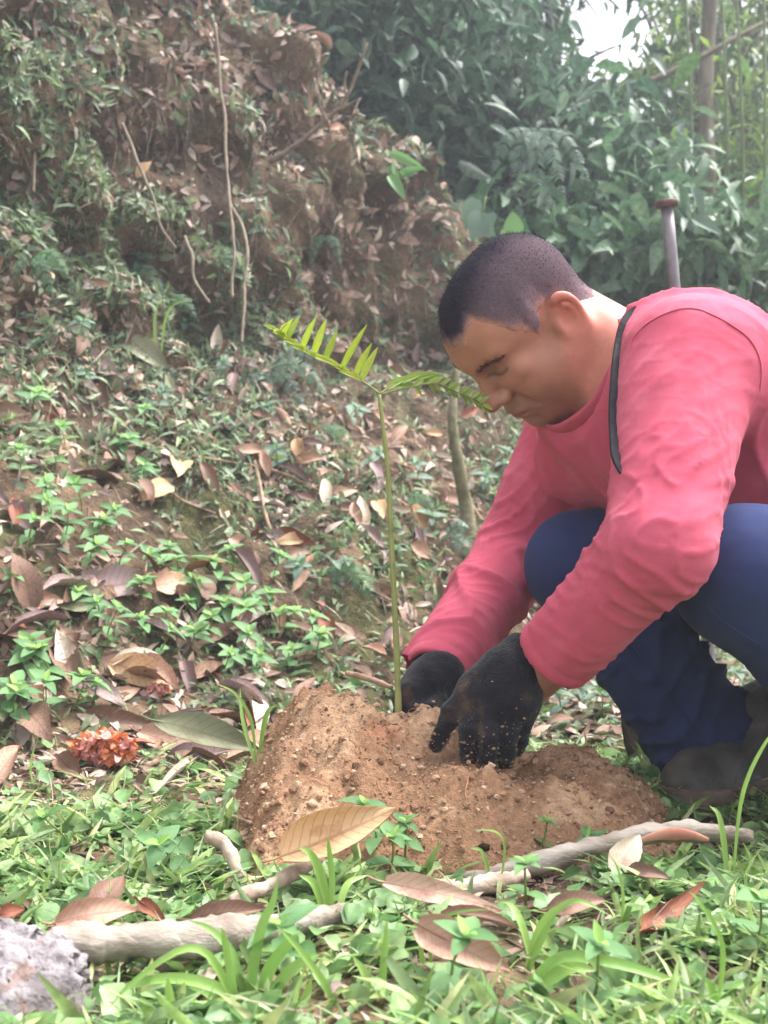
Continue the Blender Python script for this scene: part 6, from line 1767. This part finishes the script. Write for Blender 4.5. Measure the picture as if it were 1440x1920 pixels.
tuft('grass tuft in front of the slanting brown branch', 1.16, [[(620, 1720), (622, 1650), (616, 1590), (612, 1570)], [(615, 1720), (590, 1660), (560, 1640)], [(630, 1720), (650, 1660), (690, 1640)], [(622, 1720), (600, 1640), (580, 1600), (560, 1590)]], 0.010)
tuft('thin blade arched over the pinkish foreground leaf', 1.05, [[(820, 1850), (806, 1790), (820, 1730), (870, 1708), (930, 1706)], [(800, 1840), (790, 1790), (786, 1740)]], 0.006)
tuft('long broad blade lying to the right in the foreground', 1.0, [[(975, 1815), (1050, 1796), (1150, 1806), (1250, 1836), (1330, 1870)], [(985, 1822), (1060, 1815), (1120, 1820)]], 0.016)
tuft('arched pale blades in the middle of the right foreground', 1.06, [[(985, 1790), (1010, 1740), (1050, 1702), (1090, 1690), (1150, 1720)], [(990, 1790), (1030, 1720), (1060, 1700)], [(1000, 1790), (980, 1740), (960, 1700), (940, 1690)]], 0.010)
tuft('tall bright blade at the right foreground edge', 0.98, [[(1340, 1900), (1352, 1830), (1350, 1760), (1310, 1690), (1292, 1672)], [(1345, 1900), (1330, 1850), (1300, 1820)], [(1350, 1900), (1380, 1850), (1430, 1830)]], 0.009)
tuft('slim blade standing below the peeling branch', 1.15, [[(1160, 1760), (1168, 1690), (1158, 1630), (1140, 1600)], [(1165, 1760), (1180, 1700), (1200, 1680)]], 0.006)
tuft('tall thin blade in front of the black boot', 1.30, [[(1372, 1610), (1386, 1520), (1405, 1450), (1440, 1385), (1465, 1360)], [(1366, 1610), (1350, 1540), (1330, 1510)]], 0.008)
tuft('curled blade at the foot of the soil heap', 1.27, [[(935, 1640), (946, 1590), (930, 1560), (890, 1556)], [(925, 1640), (905, 1600), (880, 1590)]], 0.005)
tuft('arching blades left of the soil heap', 1.62, [[(480, 1400), (470, 1350), (440, 1300), (400, 1280)], [(486, 1400), (500, 1340), (520, 1320)], [(478, 1400), (455, 1350), (450, 1290)]], 0.008)
tuft('thin blades on the upper slope left of the vine', float(hitpx(295, 645)[0][1]) - 0.02, [[(300, 640), (310, 600), (330, 570), (370, 560)], [(295, 640), (290, 600), (300, 560)], [(290, 640), (270, 610), (240, 600)]], 0.010)
# young broad-leaved plants in front of the heap
for x, y, s, lab in [(760, 1600, 0.022, 'small bright leafy plant in front of the soil heap by the tan leaf'), (1120, 1610, 0.018, 'small leafy sprig by the peeling branch'), (985, 1700, 0.024, 'pale green leafy plant in the middle of the right foreground'), (690, 1590, 0.026, 'broad-leaved green plant at the lower edge of the tan leaf'), (720, 1650, 0.028, 'broad-leaved green plant below the soil heap'), (1290, 1520, 0.014, 'tiny round-leaved plant in front of the boot toe'), (1310, 1600, 0.014, 'tiny round-leaved sprig right of the peeling branch'), (1010, 1590, 0.016, 'small green plant at the right foot of the heap'), (560, 1850, 0.03, 'broad-leaved plant low in the centre foreground'), (1100, 1880, 0.03, 'broad-leaved plant at the bottom edge right of centre'), (860, 1880, 0.03, 'broad-leaved plant at the bottom edge below the pinkish leaf'), (1400, 1800, 0.03, 'broad-leaved plant at the right foreground edge'), (120, 1620, 0.03, 'broad-leaved plant in the grass above the rock'), (300, 1640, 0.03, 'broad-leaved plant in the grass behind the white branch')]:
    p, n = hitpx(x, y)
    herb(p, n, s * 1.8, lab, 'small plants in the foreground grass', r_, 2, s, (H_g, H_y), 0.6, 'leafy_plant')

# ------------------------------------------------------------------ bluish scattering volume added to imitate the veil of lens glare
hzm = bpy.data.materials.new('veil_haze'); hzm.use_nodes = True
hn_ = hzm.node_tree
for n in list(hn_.nodes): hn_.nodes.remove(n)
ho = hn_.nodes.new('ShaderNodeOutputMaterial'); pv = hn_.nodes.new('ShaderNodeVolumePrincipled')
pv.inputs['Color'].default_value = (0.86, 0.91, 1.0, 1); pv.inputs['Density'].default_value = 0.011; pv.inputs['Anisotropy'].default_value = 0.3
hn_.links.new(pv.outputs[0], ho.inputs['Volume'])
hb = np.array([(x, y, z) for x in (-61, 61) for y in (-31, 71) for z in (-1.5, 9.0)], float)
hf = np.array([(0, 1, 3, 2), (4, 6, 7, 5), (0, 4, 5, 1), (2, 3, 7, 6), (0, 2, 6, 4), (1, 5, 7, 3)])
tag(link('veil_haze', np_mesh('veil_haze', hb, hf, smooth=False), hzm), kind='stuff')
